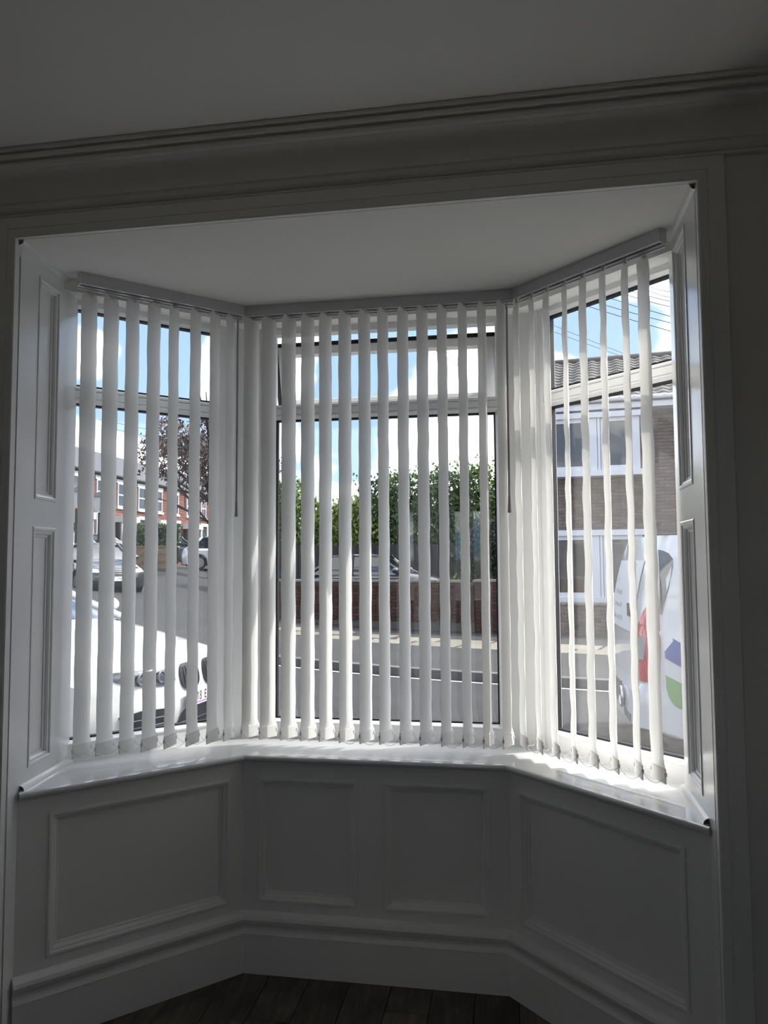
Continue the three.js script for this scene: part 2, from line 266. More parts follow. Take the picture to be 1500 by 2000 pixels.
// ---------------------------------------------------------------- windows
const G0 = 0.858, T0 = 2.093, T1 = 2.163, GT = 2.452;
function windowUnit(n, P, Q, g0, g1, label, vent) {
  const l = Math.hypot(Q[0] - P[0], Q[1] - P[1]);
  const t = thing(n, label, 'window', [P[0], 0, P[1]], turnOf(P, Q), null, 'structure');
  const f = 0.02;   // glazing bead
  const top = 2.515;
  part('frame', [box(0, g0 - f, SILL - 0.05, top, -0.07, 0), box(g1 + f, l, SILL - 0.05, top, -0.07, 0), box(g0 - f, g1 + f, SILL - 0.05, G0 - f, -0.07, 0), box(g0 - f, g1 + f, GT + f, top, -0.07, 0)], upvc, t);
  part('transom', rbox(g0 - f, g1 + f, T0 + f, T1 - f, -0.07, 0.0, 0.004), upvc, t);
  const bead = [[0, 0], [0.003, 0.004], [0.008, 0.004], [0.018, -0.018], [0.018, -0.028]];
  const gas = [[0.0175, -0.02], [0.0175, -0.016], [0.0235, -0.018], [0.0235, -0.042], [0.0, -0.05]];
  const gl = (a, b, c, d, nn = 'pane') => part(nn, box(a, b, c, d, -0.034, -0.030), paneMat, t);
  part('glazing_bead', ringFrame(g0 - f, g1 + f, G0 - f, T0 + f, bead, 0.2), upvc, t);
  part('gasket', ringFrame(g0 - f, g1 + f, G0 - f, T0 + f, gas, 0.2), gasket, t);
  gl(g0 - 0.004, g1 + 0.004, G0 - 0.004, T0 + 0.004);
  if (!vent) {
    part('glazing_bead', ringFrame(g0 - f, g1 + f, T1 - f, GT + f, bead, 0.2), upvc, t);
    part('gasket', ringFrame(g0 - f, g1 + f, T1 - f, GT + f, gas, 0.2), gasket, t);
    gl(g0 - 0.004, g1 + 0.004, T1 - 0.004, GT + 0.004);
  } else {
    part('rebate', ringFrame(g0 - f, g1 + f, T1 - f, GT + f, [[0, 0], [0.012, 0.0], [0.014, -0.004], [0.014, -0.045], [0.0, -0.07]], 0.2), upvc, t);
    const s = new THREE.Group(); s.name = 'vent_sash'; t.add(s); s.position.set(0, GT - 0.013, -0.062); s.rotation.x = 0.27;
    const a = g0 - 0.03, b = g1 + 0.022, h = GT - T1 + 0.02;
    part('sash_frame', holed(rect(a, b, -h, 0), [[a + 0.055, b - 0.055, -h + 0.05, -0.05]], 0.055, -0.055), upvc, s);
    part('sash_gasket', ringFrame(a, b, -h, 0, [[0.0, -0.01], [0.0, 0.003], [0.017, 0.003], [0.017, -0.002]], 0.2), gasket, s);
    part('sash_bead', ringFrame(a + 0.055, b - 0.055, -h + 0.05, -0.05, [[0, -0.002], [0.014, -0.018], [0.014, -0.03]], 0.2), upvc, s);
    part('pane', box(a + 0.05, b - 0.05, -h + 0.055, -0.055, -0.032, -0.028), paneMat, s);
    part('weather_seal', box(g0 - 0.005, g1 + 0.005, T1 - 0.006, T1 + 0.004, -0.066, -0.05), gasket, t);
    for (const x of [a + 0.01, b - 0.01]) part('friction_stay', bar([x, GT - 0.06, -0.05], [x, GT - 0.10, -0.10], 0.006), S(lin(0.4, 0.4, 0.4), 0.4, { metalness: 0.8 }), t);
  }
  return t;
}
const lw = Math.hypot(win[1][0] - win[0][0], win[1][1] - win[0][1]), cw = win[2][0] - win[1][0];
windowUnit('window_1', win[0], win[1], 0.05, lw - 0.135, 'white framed left canted window of the bay behind the blind', false);
windowUnit('window_2', win[1], win[2], cw / 2 - 0.458, cw / 2 + 0.454, 'middle window of the bay with its top vent open', true);
windowUnit('window_3', win[2], win[3], 0.088, lw - 0.05, 'white framed right canted window of the bay looking at the van', false);
for (const i of [1, 2]) { // corner posts between the frames
  const s = i === 1 ? -1 : 1, p = win[i];
  solo(i === 1 ? 'trim_7' : 'trim_8', sweep([ext(win[i], win[i - 1], -0.0).map((v, k) => win[i][k] + (win[i - 1][k] - win[i][k]) * 0.05 / Math.hypot(win[i - 1][0] - win[i][0], win[i - 1][1] - win[i][1])), p, win[i].map((v, k) => v + (win[i + 1][k] - v) * 0.05 / Math.hypot(win[i + 1][0] - win[i][0], win[i + 1][1] - win[i][1]))], [[0.012, SILL], [0.012, 2.50], [0.002, 2.50], [-0.072, 2.50], [-0.072, SILL]], { angle: 0.3 }), upvc, `white corner post of the bay between the middle window and the ${s < 0 ? 'left' : 'right'} window`, 'window post', null, 'structure');
}
// outer skin of the bay: brick apron below the windows and the bay roof
{
  const o = off(win, -0.075), i = off(win, 0.02);
  solo('bay_apron', sweep(win, [[-0.01, -0.25], [-0.01, SILL - 0.03], [-0.16, SILL - 0.05], [-0.16, -0.25]]), S(lin(0.28, 0.10, 0.07), 0.9), 'outer brick apron under the bay windows', 'wall', null, 'structure');
  solo('bay_roof', slab([[-1.4, -0.25], [-1.4, -0.32], [-0.72, -1.13], [0.72, -1.13], [1.4, -0.32], [1.4, -0.25]], HC + 0.2, HC + 0.3), S(lin(0.1, 0.1, 0.1), 0.8), 'flat roof of the bay above the windows', 'roof', null, 'structure');
  solo('bay_fascia', sweep(win, [[-0.012, 2.49], [-0.012, HC + 0.2], [-0.10, HC + 0.2], [-0.10, 2.49]]), upvc, 'outer fascia board above the bay windows', 'fascia', null, 'structure');
}

// ---------------------------------------------------------------- vertical blinds
const VH0 = 0.812, VT = 2.488, VW = 0.0895;
function vaneGeo(k, wob) {   // local: x across the vane from the room edge, y up, z out of the lit face
  const nu = 10, nv = 74, pos = [], y0 = VH0 + 0.042, ph = k * 1.7, H = VT - y0;
  const Y = (j) => j <= 68 ? y0 + (H - 0.03) * j / 68 : VT - 0.005 * (nv - j);
  const P = (i, j) => {
    const s = i / nu * 2 - 1, y = Y(j), top = cl01((VT - y) / 0.018), bot = cl01((y - y0) / 0.02);
    const wv = (0.86 + 0.14 * (1 - bot)) * (0.72 + 0.28 * top);
    const amp = bot * Math.min(1, top);
    const wave = (Math.sin(y * 46 + ph + 1.5 * Math.sin(y * 7 + k)) * 0.0009 + Math.sin(y * 21 + ph * 2.3) * 0.0008) * wob;
    return [VW / 2 + s * VW / 2 * wv + amp * wave * 0.5, y, amp * (0.010 * (1 - s * s) + wave * (s * s) * 1.5 - 0.004)];
  };
  const idx = [], uv = [];
  for (let j = 0; j <= nv; j++) for (let i = 0; i <= nu; i++) { pos.push(...P(i, j)); uv.push(i / nu * VW, Y(j)); }
  for (let j = 0; j < nv; j++) for (let i = 0; i < nu; i++) { const a = j * (nu + 1) + i; idx.push(a, a + 1, a + nu + 2, a, a + nu + 2, a + nu + 1); }
  const g = new THREE.BufferGeometry(); g.setAttribute('position', new THREE.Float32BufferAttribute(pos, 3)); g.setAttribute('uv', new THREE.Float32BufferAttribute(uv, 2)); g.setIndex(idx); g.computeVertexNormals(); return g;
}
const vaneGeos = [0, 1, 2, 3, 4, 5].map((k) => vaneGeo(k, 0.45)), wavyGeos = [0, 1, 2, 3, 4, 5].map((k) => vaneGeo(k, 1.15));
const pocketGeo = (() => { const g = new RoundedBoxGeometry(VW, 0.046, 0.0042, 2, 0.0018); g.translate(VW / 2, VH0 + 0.023, 0); return g; })();
const clipGeos = [box(0.0, 0.006, VH0 + 0.022, VH0 + 0.034, -0.004, 0.004), box(VW - 0.006, VW, VH0 + 0.022, VH0 + 0.034, -0.004, 0.004)];
const hangerGeo = mergeG([box(VW / 2 - 0.004, VW / 2 + 0.004, VT - 0.012, VT + 0.022, -0.0035, 0.0035), box(VW / 2 - 0.013, VW / 2 + 0.013, VT - 0.004, VT + 0.004, -0.0025, 0.0025), box(VW / 2 - 0.008, VW / 2 + 0.008, VT + 0.008, VT + 0.014, -0.008, 0.008)]);
const beadGeo = new THREE.IcosahedronGeometry(0.00165, 0);
function chainGeo(a, b, sag, step = 0.0056) {
  const L = Math.hypot(b[0] - a[0], b[2] - a[2]) + sag * 0.9, n = Math.max(6, Math.round(L / step)), list = [];
  for (let i = 0; i <= n; i++) { const t = i / n, g = beadGeo.clone(); g.translate(a[0] + (b[0] - a[0]) * t, a[1] + (b[1] - a[1]) * t - sag * 4 * t * (1 - t), a[2] + (b[2] - a[2]) * t); list.push(g); }
  return mergeG(list);
}
const railProf = [[0.02, HC], [0.02, HC - 0.042], [0.0065, HC - 0.042], [0.0065, HC - 0.039], [0.0175, HC - 0.039], [0.0175, HC - 0.003], [-0.0175, HC - 0.003], [-0.0175, HC - 0.039], [-0.0065, HC - 0.039], [-0.0065, HC - 0.042], [-0.02, HC - 0.042], [-0.02, HC]];   // C-channel, open below
function blind(label, rail, near, angs, wand) {
  const t = thing('vertical_blind', label, 'blind', [0, 0, 0], 0, 'vertical blinds of the bay window');
  part('headrail', sweep(rail, railProf, { angle: 0.3 }), railMat, t);
  part('spacer_strip', sweep(rail, [[-0.012, HC - 0.046], [-0.012, HC - 0.052], [-0.018, HC - 0.052], [-0.018, HC - 0.046]], { angle: 0.3 }), plasticClear, t);
  for (const [p, q, on] of [[rail[1], rail[0], label.includes('left')], [rail[0], rail[1], label.includes('right')]]) if (on) part('end_cap', sweep([q, ext(p, q, 0.004)], [[0.0205, HC], [0.0205, HC - 0.043], [-0.0205, HC - 0.043], [-0.0205, HC]], { angle: 0.3 }), plasticClear, t);
  const ends = [];
  near.forEach(([x, z], i) => {
    const a = (angs[i] + rr(-1.5, 1.5)) * Math.PI / 180, dx = Math.cos(a), dz = -Math.sin(a);
    const v = part('vane', (label.includes('right') ? wavyGeos : vaneGeos)[(i * 5 + (near.length === 14 ? 1 : 3)) % 6], fabric, t); v.position.set(x, 0, z); v.rotation.y = a;
    part('weight_pocket', pocketGeo, hemFabric, v); part('hanger', hangerGeo, plasticClear, v); for (const g of clipGeos) part('chain_clip', g, plasticClear, v);
    ends.push([[x, VH0 + 0.028, z], [x + dx * VW, VH0 + 0.028, z + dz * VW]]);
  });
  for (let i = 0; i < ends.length - 1; i++) for (const e of [0, 1]) part('bottom_chain', chainGeo(ends[i][e], ends[i + 1][e], 0.024 + rr(-0.004, 0.006)), chainMat, t);
  if (wand) {
    const [wx, wz, y0, y1] = wand, w = part('tilt_wand', bar([wx, y0 + 0.05, wz], [wx + 0.001, y1, wz], 0.0042, 10), wandMat, t, 'grey tilt wand');
    const h = new THREE.CylinderGeometry(0.005, 0.0072, 0.062, 12); h.translate(wx, y0 + 0.031, wz); part('wand_handle', h, wandMat, w);
    part('wand_hook', tube([[wx, y1, wz], [wx + 0.002, y1 + 0.012, wz - 0.004], [wx, y1 + 0.022, wz - 0.012]], 0.0025, 10), plasticClear, w);
  }
  return t;
}
const cut = 0.004, mid = (P, Q, d) => ext(P, Q, -d);
blind('vertical blind with eight fabric vanes over the left canted window', [TR[0], ext(TR[0], TR[1], -0.017)],
  [[-1.015, -0.338], [-0.953, -0.382], [-0.887, -0.426], [-0.821, -0.465], [-0.760, -0.519], [-0.695, -0.566], [-0.634, -0.613], [-0.586, -0.662]], [74, 76, 79, 78, 84, 82, 82, 85], [-0.5585, -0.712, 1.677, 2.47]);
blind('vertical blind with fourteen fabric vanes over the middle window', [TR[1], TR[2]],
  [[-0.536, -0.717], [-0.461, -0.714], [-0.378, -0.716], [-0.297, -0.714], [-0.223, -0.711], [-0.144, -0.707], [-0.063, -0.701], [0.013, -0.701], [0.090, -0.703], [0.165, -0.703], [0.245, -0.701], [0.325, -0.698], [0.400, -0.694], [0.471, -0.694]], [58, 57, 59, 61, 63, 62, 63, 65, 64, 62, 64, 66, 66, 64], [0.508, -0.712, 1.675, 2.46]);
blind('vertical blind with eight sunlit vanes over the right canted window', [ext(TR[3], TR[2], -0.017), TR[3]],
  [[0.558, -0.688], [0.610, -0.633], [0.664, -0.582], [0.719, -0.529], [0.782, -0.473], [0.839, -0.418], [0.903, -0.366], [0.966, -0.334]], [105, 100, 103, 98, 102, 98, 98, 109], null);

// ================================================================ outside
const H = (x) => x >= 0 ? -0.05 : -0.05 + Math.min(0.0075 * x * x, 1.25 + (Math.min(0, x + 13) * -0.01));
const asphTex = noiseTex(512, (u, v) => { const g = per(u, v, 5, 3, 4) * 0.5 + per(u, v, 90, 9, 2) * 0.55; const k = cl01(0.5 + g); return [0.25 + 0.20 * k, 0.25 + 0.20 * k, 0.255 + 0.20 * k]; }, true, 0.22);
const asphalt = S(lin(0.25, 0.25, 0.25), 0.9, { map: asphTex });
const paveMat = S(lin(0.30, 0.29, 0.28), 0.9, { map: asphTex });
const concrete = [S(lin(0.187, 0.165, 0.132), 0.9), S(lin(0.165, 0.149, 0.118), 0.9), S(lin(0.204, 0.184, 0.149), 0.9)];
const kerbMat = [S(lin(0.121, 0.116, 0.11), 0.9), S(lin(0.105, 0.102, 0.099), 0.9)];
function gridGeo(fx, nu, nv) { const pos = [], idx = []; for (let j = 0; j <= nv; j++) for (let i = 0; i <= nu; i++) pos.push(...fx(i / nu, j / nv)); for (let j = 0; j < nv; j++) for (let i = 0; i < nu; i++) { const a = j * (nu + 1) + i; idx.push(a, a + 1, a + nu + 2, a, a + nu + 2, a + nu + 1); } const g = new THREE.BufferGeometry(); g.setAttribute('position', new THREE.Float32BufferAttribute(pos, 3)); g.setIndex(idx); g.computeVertexNormals(); return boxUV(g); }
solo('road', gridGeo((a, b) => { const x = -45 + 75 * a; return [x, H(x), -1.1 - 78 * b]; }, 150, 4), asphalt, 'grey asphalt street outside the bay window', 'road', null, 'structure');
const kz = (x) => -7.75 + 0.28 * x, wz = (x) => -13.15 + 0.22 * x;
{
  const pv = thing('pavement', 'tarmac footway with kerb across the street', 'pavement', [0, 0, 0], 0, null, 'structure');
  const XA = -5.4, XB = 13;
  part('footway', gridGeo((a, b) => { const x = XA + (XB - XA) * a, z0 = kz(x) - 0.12; return [x, H(x) + 0.10, z0 + (wz(x) - z0 - 3) * b]; }, 40, 2), paveMat, pv);
  const kg = new RoundedBoxGeometry(0.90, 0.16, 0.13, 2, 0.012); boxUV(kg);
  for (let i = 0; i < 19; i++) { const x = XA + 0.46 + i * 0.885, m = part('kerb_stone', kg, kerbMat[i % 2], pv); m.position.set(x, H(x) + 0.03, kz(x) - 0.065); m.rotation.y = Math.atan(-0.28); m.rotation.z = (H(x + 0.4) - H(x - 0.4)) / 0.8; }
  const sg = new RoundedBoxGeometry(0.88, 0.06, 0.60, 1, 0.008); boxUV(sg);
  for (let i = 0; i < 16; i++) for (let r = 0; r < 2; r++) { const x = XA + 0.6 + i * 0.9 + r * 0.4, z = -11.0 + 0.3 * x + r * 0.62 - 0.3; const m = part('paving_slab', sg, concrete[(i * 2 + r * 5) % 3], pv); m.position.set(x, H(x) + 0.078, z); m.rotation.y = Math.atan(-0.3); }
  solo('road_marking', gridGeo((a, b) => { const x = -5.4 + 18 * a; return [x, H(x) + 0.006, kz(x) + 0.14 + 0.07 * b]; }, 60, 1), S(lin(0.44, 0.432, 0.4), 0.8), 'thin white line painted along the far kerb', 'road marking');
}
// --- bricks
const brickTex = noiseTex(64, (u, v) => { const k = cl01(0.8 + per(u, v, 14, 5) * 0.5); return [k, k, k]; }, true, 3);
const brickSet = (r, g, b, n = 4) => Array.from({ length: n }, (_, i) => { const k = 0.78 + 0.44 * i / (n - 1); return S(lin(r * k, g * k * (0.96 + 0.08 * ((i * 7) % 3) / 2), b * k), 0.9, { map: brickTex }); });
function bricks(parent, L, y0, y1, z, mats, opts = {}) {   // stretcher courses on the face z of a wall running along local x; mortar is the wall behind
  const bw = opts.bw || 0.225, bh = opts.bh || 0.075, holes = opts.holes || [], cap = opts.cap ?? 300, base = opts.base || (() => 0);
  const g = new THREE.BoxGeometry(bw - 0.012, bh - 0.011, 0.03); boxUV(g);
  const spots = [];
  for (let r = 0, y = y0; y + bh <= y1 + 0.001; y += bh, r++) for (let x = (r % 2) * -bw / 2; x < L - 0.02; x += bw) {
    const a = Math.max(0, x), b = Math.min(L, x + bw); if (b - a < bw * 0.4) continue;
    if (holes.some(([h0, h1, v0, v1]) => b > h0 && a < h1 && y + bh > v0 && y < v1)) continue;
    spots.push([(a + b) / 2, y + bh / 2 + base((a + b) / 2), (b - a) / bw]);
  }
  const pref = opts.pref || ((s) => s[0]); const order = spots.map((s, i) => i).sort((i, j) => pref(spots[i]) - pref(spots[j]));
  const rest = [];
  order.forEach((i, k) => { const [x, y, w] = spots[i], off = z + ((i * 37) % 5) * 0.0012; if (k < cap) { const m = part('brick', g, mats[(i * 13 + (i >> 2)) % mats.length], parent); m.position.set(x, y, off); m.scale.x = w; } else rest.push([x, y, off, w, i]); });
  if (rest.length) {
    const im = new THREE.InstancedMesh(g, S(lin(1, 1, 1), 0.9, { map: brickTex }), rest.length), M = new THREE.Matrix4();
    rest.forEach(([x, y, o, w, i], k) => { M.makeScale(w, 1, 1); M.setPosition(x, y, o); im.setMatrixAt(k, M); im.setColorAt(k, mats[(i * 13 + (i >> 2)) % mats.length].color); });
    im.name = 'brick_course'; im.userData.kind = 'stuff'; im.castShadow = im.receiveShadow = true; parent.add(im);
  }
}
const redBrick = brickSet(0.085, 0.036, 0.026), greyBrick = brickSet(0.165, 0.118, 0.106), yellowBrick = brickSet(0.40, 0.28, 0.155);
const mortar = S(lin(0.165, 0.154, 0.143), 0.95), mortarDark = S(lin(0.088, 0.077, 0.069), 0.95);
function gardenWall(label, xa, xb, h, mats, cap, copW = 0.16) {   // along the far side of the footway
  const P = [xa, wz(xa)], Q = [xb, wz(xb)], L = Math.hypot(Q[0] - P[0], Q[1] - P[1]), yb = H(xa) + 0.06;
  const t = thing('garden_wall', label, 'wall', [P[0], yb, P[1]], turnOf(P, Q));
  part('mortar_core', box(0, L, -0.2, h, -0.2, -0.012), mortarDark, t);
  bricks(t, L, 0, h, 0, mats, { cap });
  const cg = new RoundedBoxGeometry(0.58, 0.05, 0.3, 1, 0.008); boxUV(cg);
  for (let i = 0; i * 0.59 < L - 0.2; i++) { const m = part('coping_stone', cg, concrete[i % 3], t); m.position.set(Math.min(0.29 + i * 0.59, L - 0.29), h + 0.025, -0.1); }
  return t;
}
gardenWall('dark red brick garden wall in front of the parked dark car', -5.6, -0.22, 0.80, redBrick, 300);
gardenWall('low brick garden wall in front of the brick house', 0.42, 6.5, 0.62, greyBrick, 200);
{
  const t = thing('brick_pier', 'taller red brick gate pier at the end of the dark red wall', 'pier', [-0.2, H(0) + 0.06, wz(0)], turnOf([0, wz(0)], [1, wz(1)]));
  part('mortar_core', box(0, 0.6, -0.2, 1.05, -0.4, -0.012), mortarDark, t); bricks(t, 0.6, 0, 1.05, 0, redBrick, {});
  part('coping_stone', rbox(-0.04, 0.64, 1.05, 1.10, -0.44, 0.04, 0.01), concrete[0], t);
}
solo('driveway', gridGeo((a, b) => { const x = -9 + 18 * a; return [x, 0.12 + 0.004 * Math.max(0, -x), wz(x) - 0.25 - 12 * b]; }, 6, 2), S(lin(0.165, 0.138, 0.121), 0.95), 'pale driveway ground behind the garden walls', 'ground', null, 'structure');
{ // close-boarded fence behind the car
  const t = thing('board_fence', 'dark timber board fence below the shrubs', 'fence', [-7.6, 0.12, -20.6], turnOf([-7.6, -20.6], [1.2, -19.8]));
  const fm = [S(lin(0.03, 0.029, 0.03), 0.85), S(lin(0.022, 0.021, 0.023), 0.85), S(lin(0.039, 0.036, 0.036), 0.85)];
  const bg = new THREE.BoxGeometry(0.118, 1.85, 0.02); boxUV(bg);
  for (let i = 0; i < 72; i++) { const m = part('fence_board', bg, fm[(i * 5 + (i >> 3)) % 3], t); m.position.set(i * 0.123, 0.93 + rr(-0.015, 0.015), (i % 2) * 0.018); }
  for (const y of [0.35, 1.5]) part('fence_rail', box(-0.05, 8.85, y, y + 0.08, -0.07, -0.02), fm[0], t);
}
// --- foliage
const leafGeo = (() => { const g = new THREE.BufferGeometry(); g.setAttribute('position', new THREE.Float32BufferAttribute([0, 0, 0, 0.30, 0.5, 0.08, 0, 1, 0, 0, 0, 0, 0, 1, 0, -0.30, 0.5, 0.08], 3)); g.computeVertexNormals(); return g; })();
const leafMat = new THREE.MeshPhysicalMaterial({ color: 0xffffff, roughness: 0.65, side: THREE.DoubleSide, transmission: 0.3, thickness: 0 });
function leaves(parent, n, place, size, cols, name = 'foliage') {
  const im = new THREE.InstancedMesh(leafGeo, leafMat, n), M = new THREE.Matrix4(), q = new THREE.Quaternion(), e = new THREE.Euler(), p = new THREE.Vector3(), s = new THREE.Vector3(), c = new THREE.Color();
  for (let i = 0; i < n; i++) {
    p.set(...place()); e.set(rr(-1.6, 1.6), rr(0, 6.28), rr(-1.2, 1.2)); q.setFromEuler(e); const k = size * rr(0.6, 1.35); s.set(k, k, k); M.compose(p, q, s); im.setMatrixAt(i, M);
    const cc = cols[Math.floor(rnd() * cols.length)], f = rr(0.75, 1.25); c.setRGB(cc[0] * f, cc[1] * f, cc[2] * f); im.setColorAt(i, c);
  }
  im.name = name; im.userData.kind = 'stuff'; im.castShadow = im.receiveShadow = true; parent.add(im); return im;
}
const bark = S(lin(0.028, 0.022, 0.018), 0.95);
function ell(cx, cy, cz, rx, ry, rz, hollow = 0.55) { return () => { let x, y, z, d; do { x = rr(-1, 1); y = rr(-1, 1); z = rr(-1, 1); d = x * x + y * y + z * z; } while (d > 1 || d < hollow * hollow * rnd()); const n = 1 + 0.35 * fbm(cx + x * 2, cy + y * 2, cz + z * 2, 3); return [cx + x * rx * n, cy + y * ry * n, cz + z * rz * n]; }; }
function shrub(name, label, cat, pos, h, rx, n, size, cols, group, extra) {
  const t = thing(name, label, cat, pos, 0, group);
  part('stem', [bar([0, -0.1, 0], [0.05, h * 0.7, 0], 0.04), bar([0, 0.3, 0], [-rx * 0.5, h * 0.75, 0.1], 0.025), bar([0, 0.4, 0], [rx * 0.45, h * 0.7, -0.1], 0.025)], bark, t);
  leaves(t, Math.round(n * 2.6), ell(0, h * 0.53, 0, rx * 1.15, h * 0.5, rx * 0.7, 0.2), size * 1.35, cols);
  leaves(t, Math.round(n * 0.05), () => [rr(-rx, rx) * 0.8, h * rr(0.92, 1.08), rr(-0.4, 0.4)], size, cols, 'shoot_leaves');
  if (extra) extra(t);
  return t;
}
const gLight = [[0.189, 0.290, 0.051], [0.246, 0.319, 0.072], [0.116, 0.189, 0.036], [0.072, 0.131, 0.029]], gMid = [[0.109, 0.181, 0.043], [0.072, 0.131, 0.029], [0.145, 0.217, 0.072], [0.051, 0.087, 0.026]], gDark = [[0.029, 0.065, 0.020], [0.051, 0.087, 0.029], [0.020, 0.043, 0.014]], gYel = [[0.290, 0.334, 0.072], [0.174, 0.261, 0.051], [0.102, 0.174, 0.029]];
const G = 'shrubs behind the board fence';
shrub('shrub', 'leafy light green shrub at the left end of the fence', 'shrub', [-6.9, 0.1, -22.4], 3.9, 1.3, 3200, 0.13, gLight, G);
shrub('shrub', 'yellow-green shrub behind the roof of the dark car', 'shrub', [-4.75, 0.1, -22.2], 3.3, 1.05, 2800, 0.13, gYel, G);
shrub('shrub', 'narrow dark bush between the yellow-green shrub and the tall mid green one', 'shrub', [-4.1, 0.1, -23.4], 4.1, 1.0, 2200, 0.12, gDark, G);
shrub('shrub', 'tall mid green shrub in the middle of the fence', 'shrub', [-3.05, 0.1, -22.6], 4.2, 1.1, 3200, 0.11, gMid, G);
shrub('shrub', 'round-topped mid green shrub right of the middle of the fence', 'shrub', [-1.75, 0.1, -22.6], 4.3, 1.0, 3200, 0.11, gMid, G);
shrub('shrub', 'tall loose green shrub with leafy shoots on top', 'shrub', [-0.55, 0.1, -22.4], 4.4, 0.95, 3000, 0.12, gMid.concat(gLight), G);
shrub('shrub', 'dark green shrub at the right end of the fence', 'shrub', [0.45, 0.1, -22.8], 3.7, 0.9, 2800, 0.12, gDark.concat(gMid), G);
shrub('flowering_shrub', 'purple flowering shrub hanging over the right end of the fence', 'shrub', [-0.25, 0.1, -19.4], 2.55, 0.75, 1500, 0.09, gDark, null, (t) => leaves(t, 500, ell(0, 1.95, 0.1, 0.7, 0.45, 0.5, 0.8), 0.07, [[0.12, 0.07, 0.20], [0.16, 0.10, 0.24], [0.20, 0.14, 0.26]], 'blossom'));
shrub('small_shrub', 'small bright green plant behind the garden wall near the pier', 'shrub', [-0.75, 0.15, -14.3], 0.95, 0.28, 420, 0.07, gLight);
{ // copper-leaved street tree
  const t = thing('street_tree', 'copper-leaved tree standing before the brick terrace', 'tree', [-10.9, 1.15, -25.6]);
  const br = [bar([0, -0.3, 0], [0.05, 2.4, 0], 0.17)];
  const tips = [];
  for (let i = 0; i < 16; i++) { const a = rr(0, 6.28), y0 = rr(1.6, 3.4), l = rr(1.2, 2.6), e = [Math.cos(a) * l, y0 + rr(0.8, 2.6), Math.sin(a) * l]; br.push(bar([0.02, y0, 0], e, 0.045)); tips.push(e); for (let k = 0; k < 3; k++) br.push(bar(e.map((v, q) => v * (0.5 + 0.15 * k) + (q === 1 ? y0 * (0.5 - 0.15 * k) : 0)), [e[0] + rr(-0.8, 0.8), e[1] + rr(-0.2, 0.9), e[2] + rr(-0.8, 0.8)], 0.018)); }
  br.push(bar([0.05, 2.4, 0], [0.1, 5.2, 0], 0.09));
  part('trunk', br, bark, t);
  const at = ell(0, 4.25, 0, 2.75, 1.75, 2.4, 0.3), cl = Array.from({ length: 90 }, at);
  leaves(t, 9500, () => { const c = cl[Math.floor(rnd() * cl.length)]; return [c[0] + rr(-0.42, 0.42), c[1] + rr(-0.36, 0.36), c[2] + rr(-0.42, 0.42)]; }, 0.15, [[0.10, 0.045, 0.035], [0.06, 0.035, 0.03], [0.14, 0.07, 0.05], [0.045, 0.035, 0.03], [0.09, 0.06, 0.05]]);
}
function hedge(label, P, Q, y, h, d, n, cols) {
  const L = Math.hypot(Q[0] - P[0], Q[1] - P[1]), t = thing('hedge', label, 'hedge', [P[0], y, P[1]], turnOf(P, Q), 'hedges before the terrace');
  part('twigs', box(0.1, L - 0.1, 0, h - 0.15, -d + 0.15, -0.15), S(lin(0.007, 0.011, 0.004), 1), t);
  leaves(t, n, () => [rr(0, L), h * (1 - rnd() * rnd()), rnd() < 0.6 ? rr(-0.2, 0.05) : rr(-d, 0)], 0.15, cols);
}
hedge('clipped green hedge in front of the brick terrace at far left', [-20.3, -28.0], [-19.3, -30.6], 1.4, 1.9, 0.8, 1500, gMid);
hedge('dark green hedge above the silver car', [-16.6, -30.4], [-14.9, -31.6], 1.4, 1.85, 0.8, 1500, gDark.concat(gMid));
hedge('green hedge above the white hatchback', [-14.6, -35.5], [-10.5, -37.5], 1.4, 1.5, 0.8, 2200, gMid);

// --- brick terrace
const brickFar = noiseTex(256, (u, v) => { const r = Math.floor(v * 16), x = (u * 6 + (r % 2) * 0.5) % 1, y = (v * 16) % 1, m = x < 0.05 || y < 0.14, k = 0.8 + 0.35 * ((Math.sin(Math.floor(u * 6 + (r % 2) * 0.5) * 12.9 + r * 78.2) * 43758.5) % 1); return m ? [0.62, 0.52, 0.46] : [0.70 * k, 0.36 * k, 0.27 * k]; }, true, 0.75);
const terraceBrick = S(lin(0.42, 0.42, 0.42), 0.9, { map: brickFar }), slateTex = noiseTex(128, (u, v) => { const k = cl01(0.5 + per(u, v, 9, 6) * 0.6 + (((v * 20) % 1) < 0.12 ? -0.12 : 0)); return [0.36 + 0.16 * k, 0.36 + 0.16 * k, 0.39 + 0.16 * k]; }, true, 0.5);
const slate = S(lin(0.45, 0.45, 0.45), 0.8, { map: slateTex }), whitePaint = S(lin(0.6, 0.6, 0.584), 0.6), glassDark = new THREE.MeshPhysicalMaterial({ color: lin(0.017, 0.019, 0.022), roughness: 0.08, clearcoat: 1, clearcoatRoughness: 0.03 }), blackPipe = S(lin(0.011, 0.011, 0.011), 0.5), doorMats = [S(lin(0.11, 0.028, 0.022), 0.5), S(lin(0.022, 0.039, 0.028), 0.5), S(lin(0.44, 0.44, 0.424), 0.5)];
const terraceWords = ['first', 'second', 'third', 'fourth', 'fifth', 'sixth'];
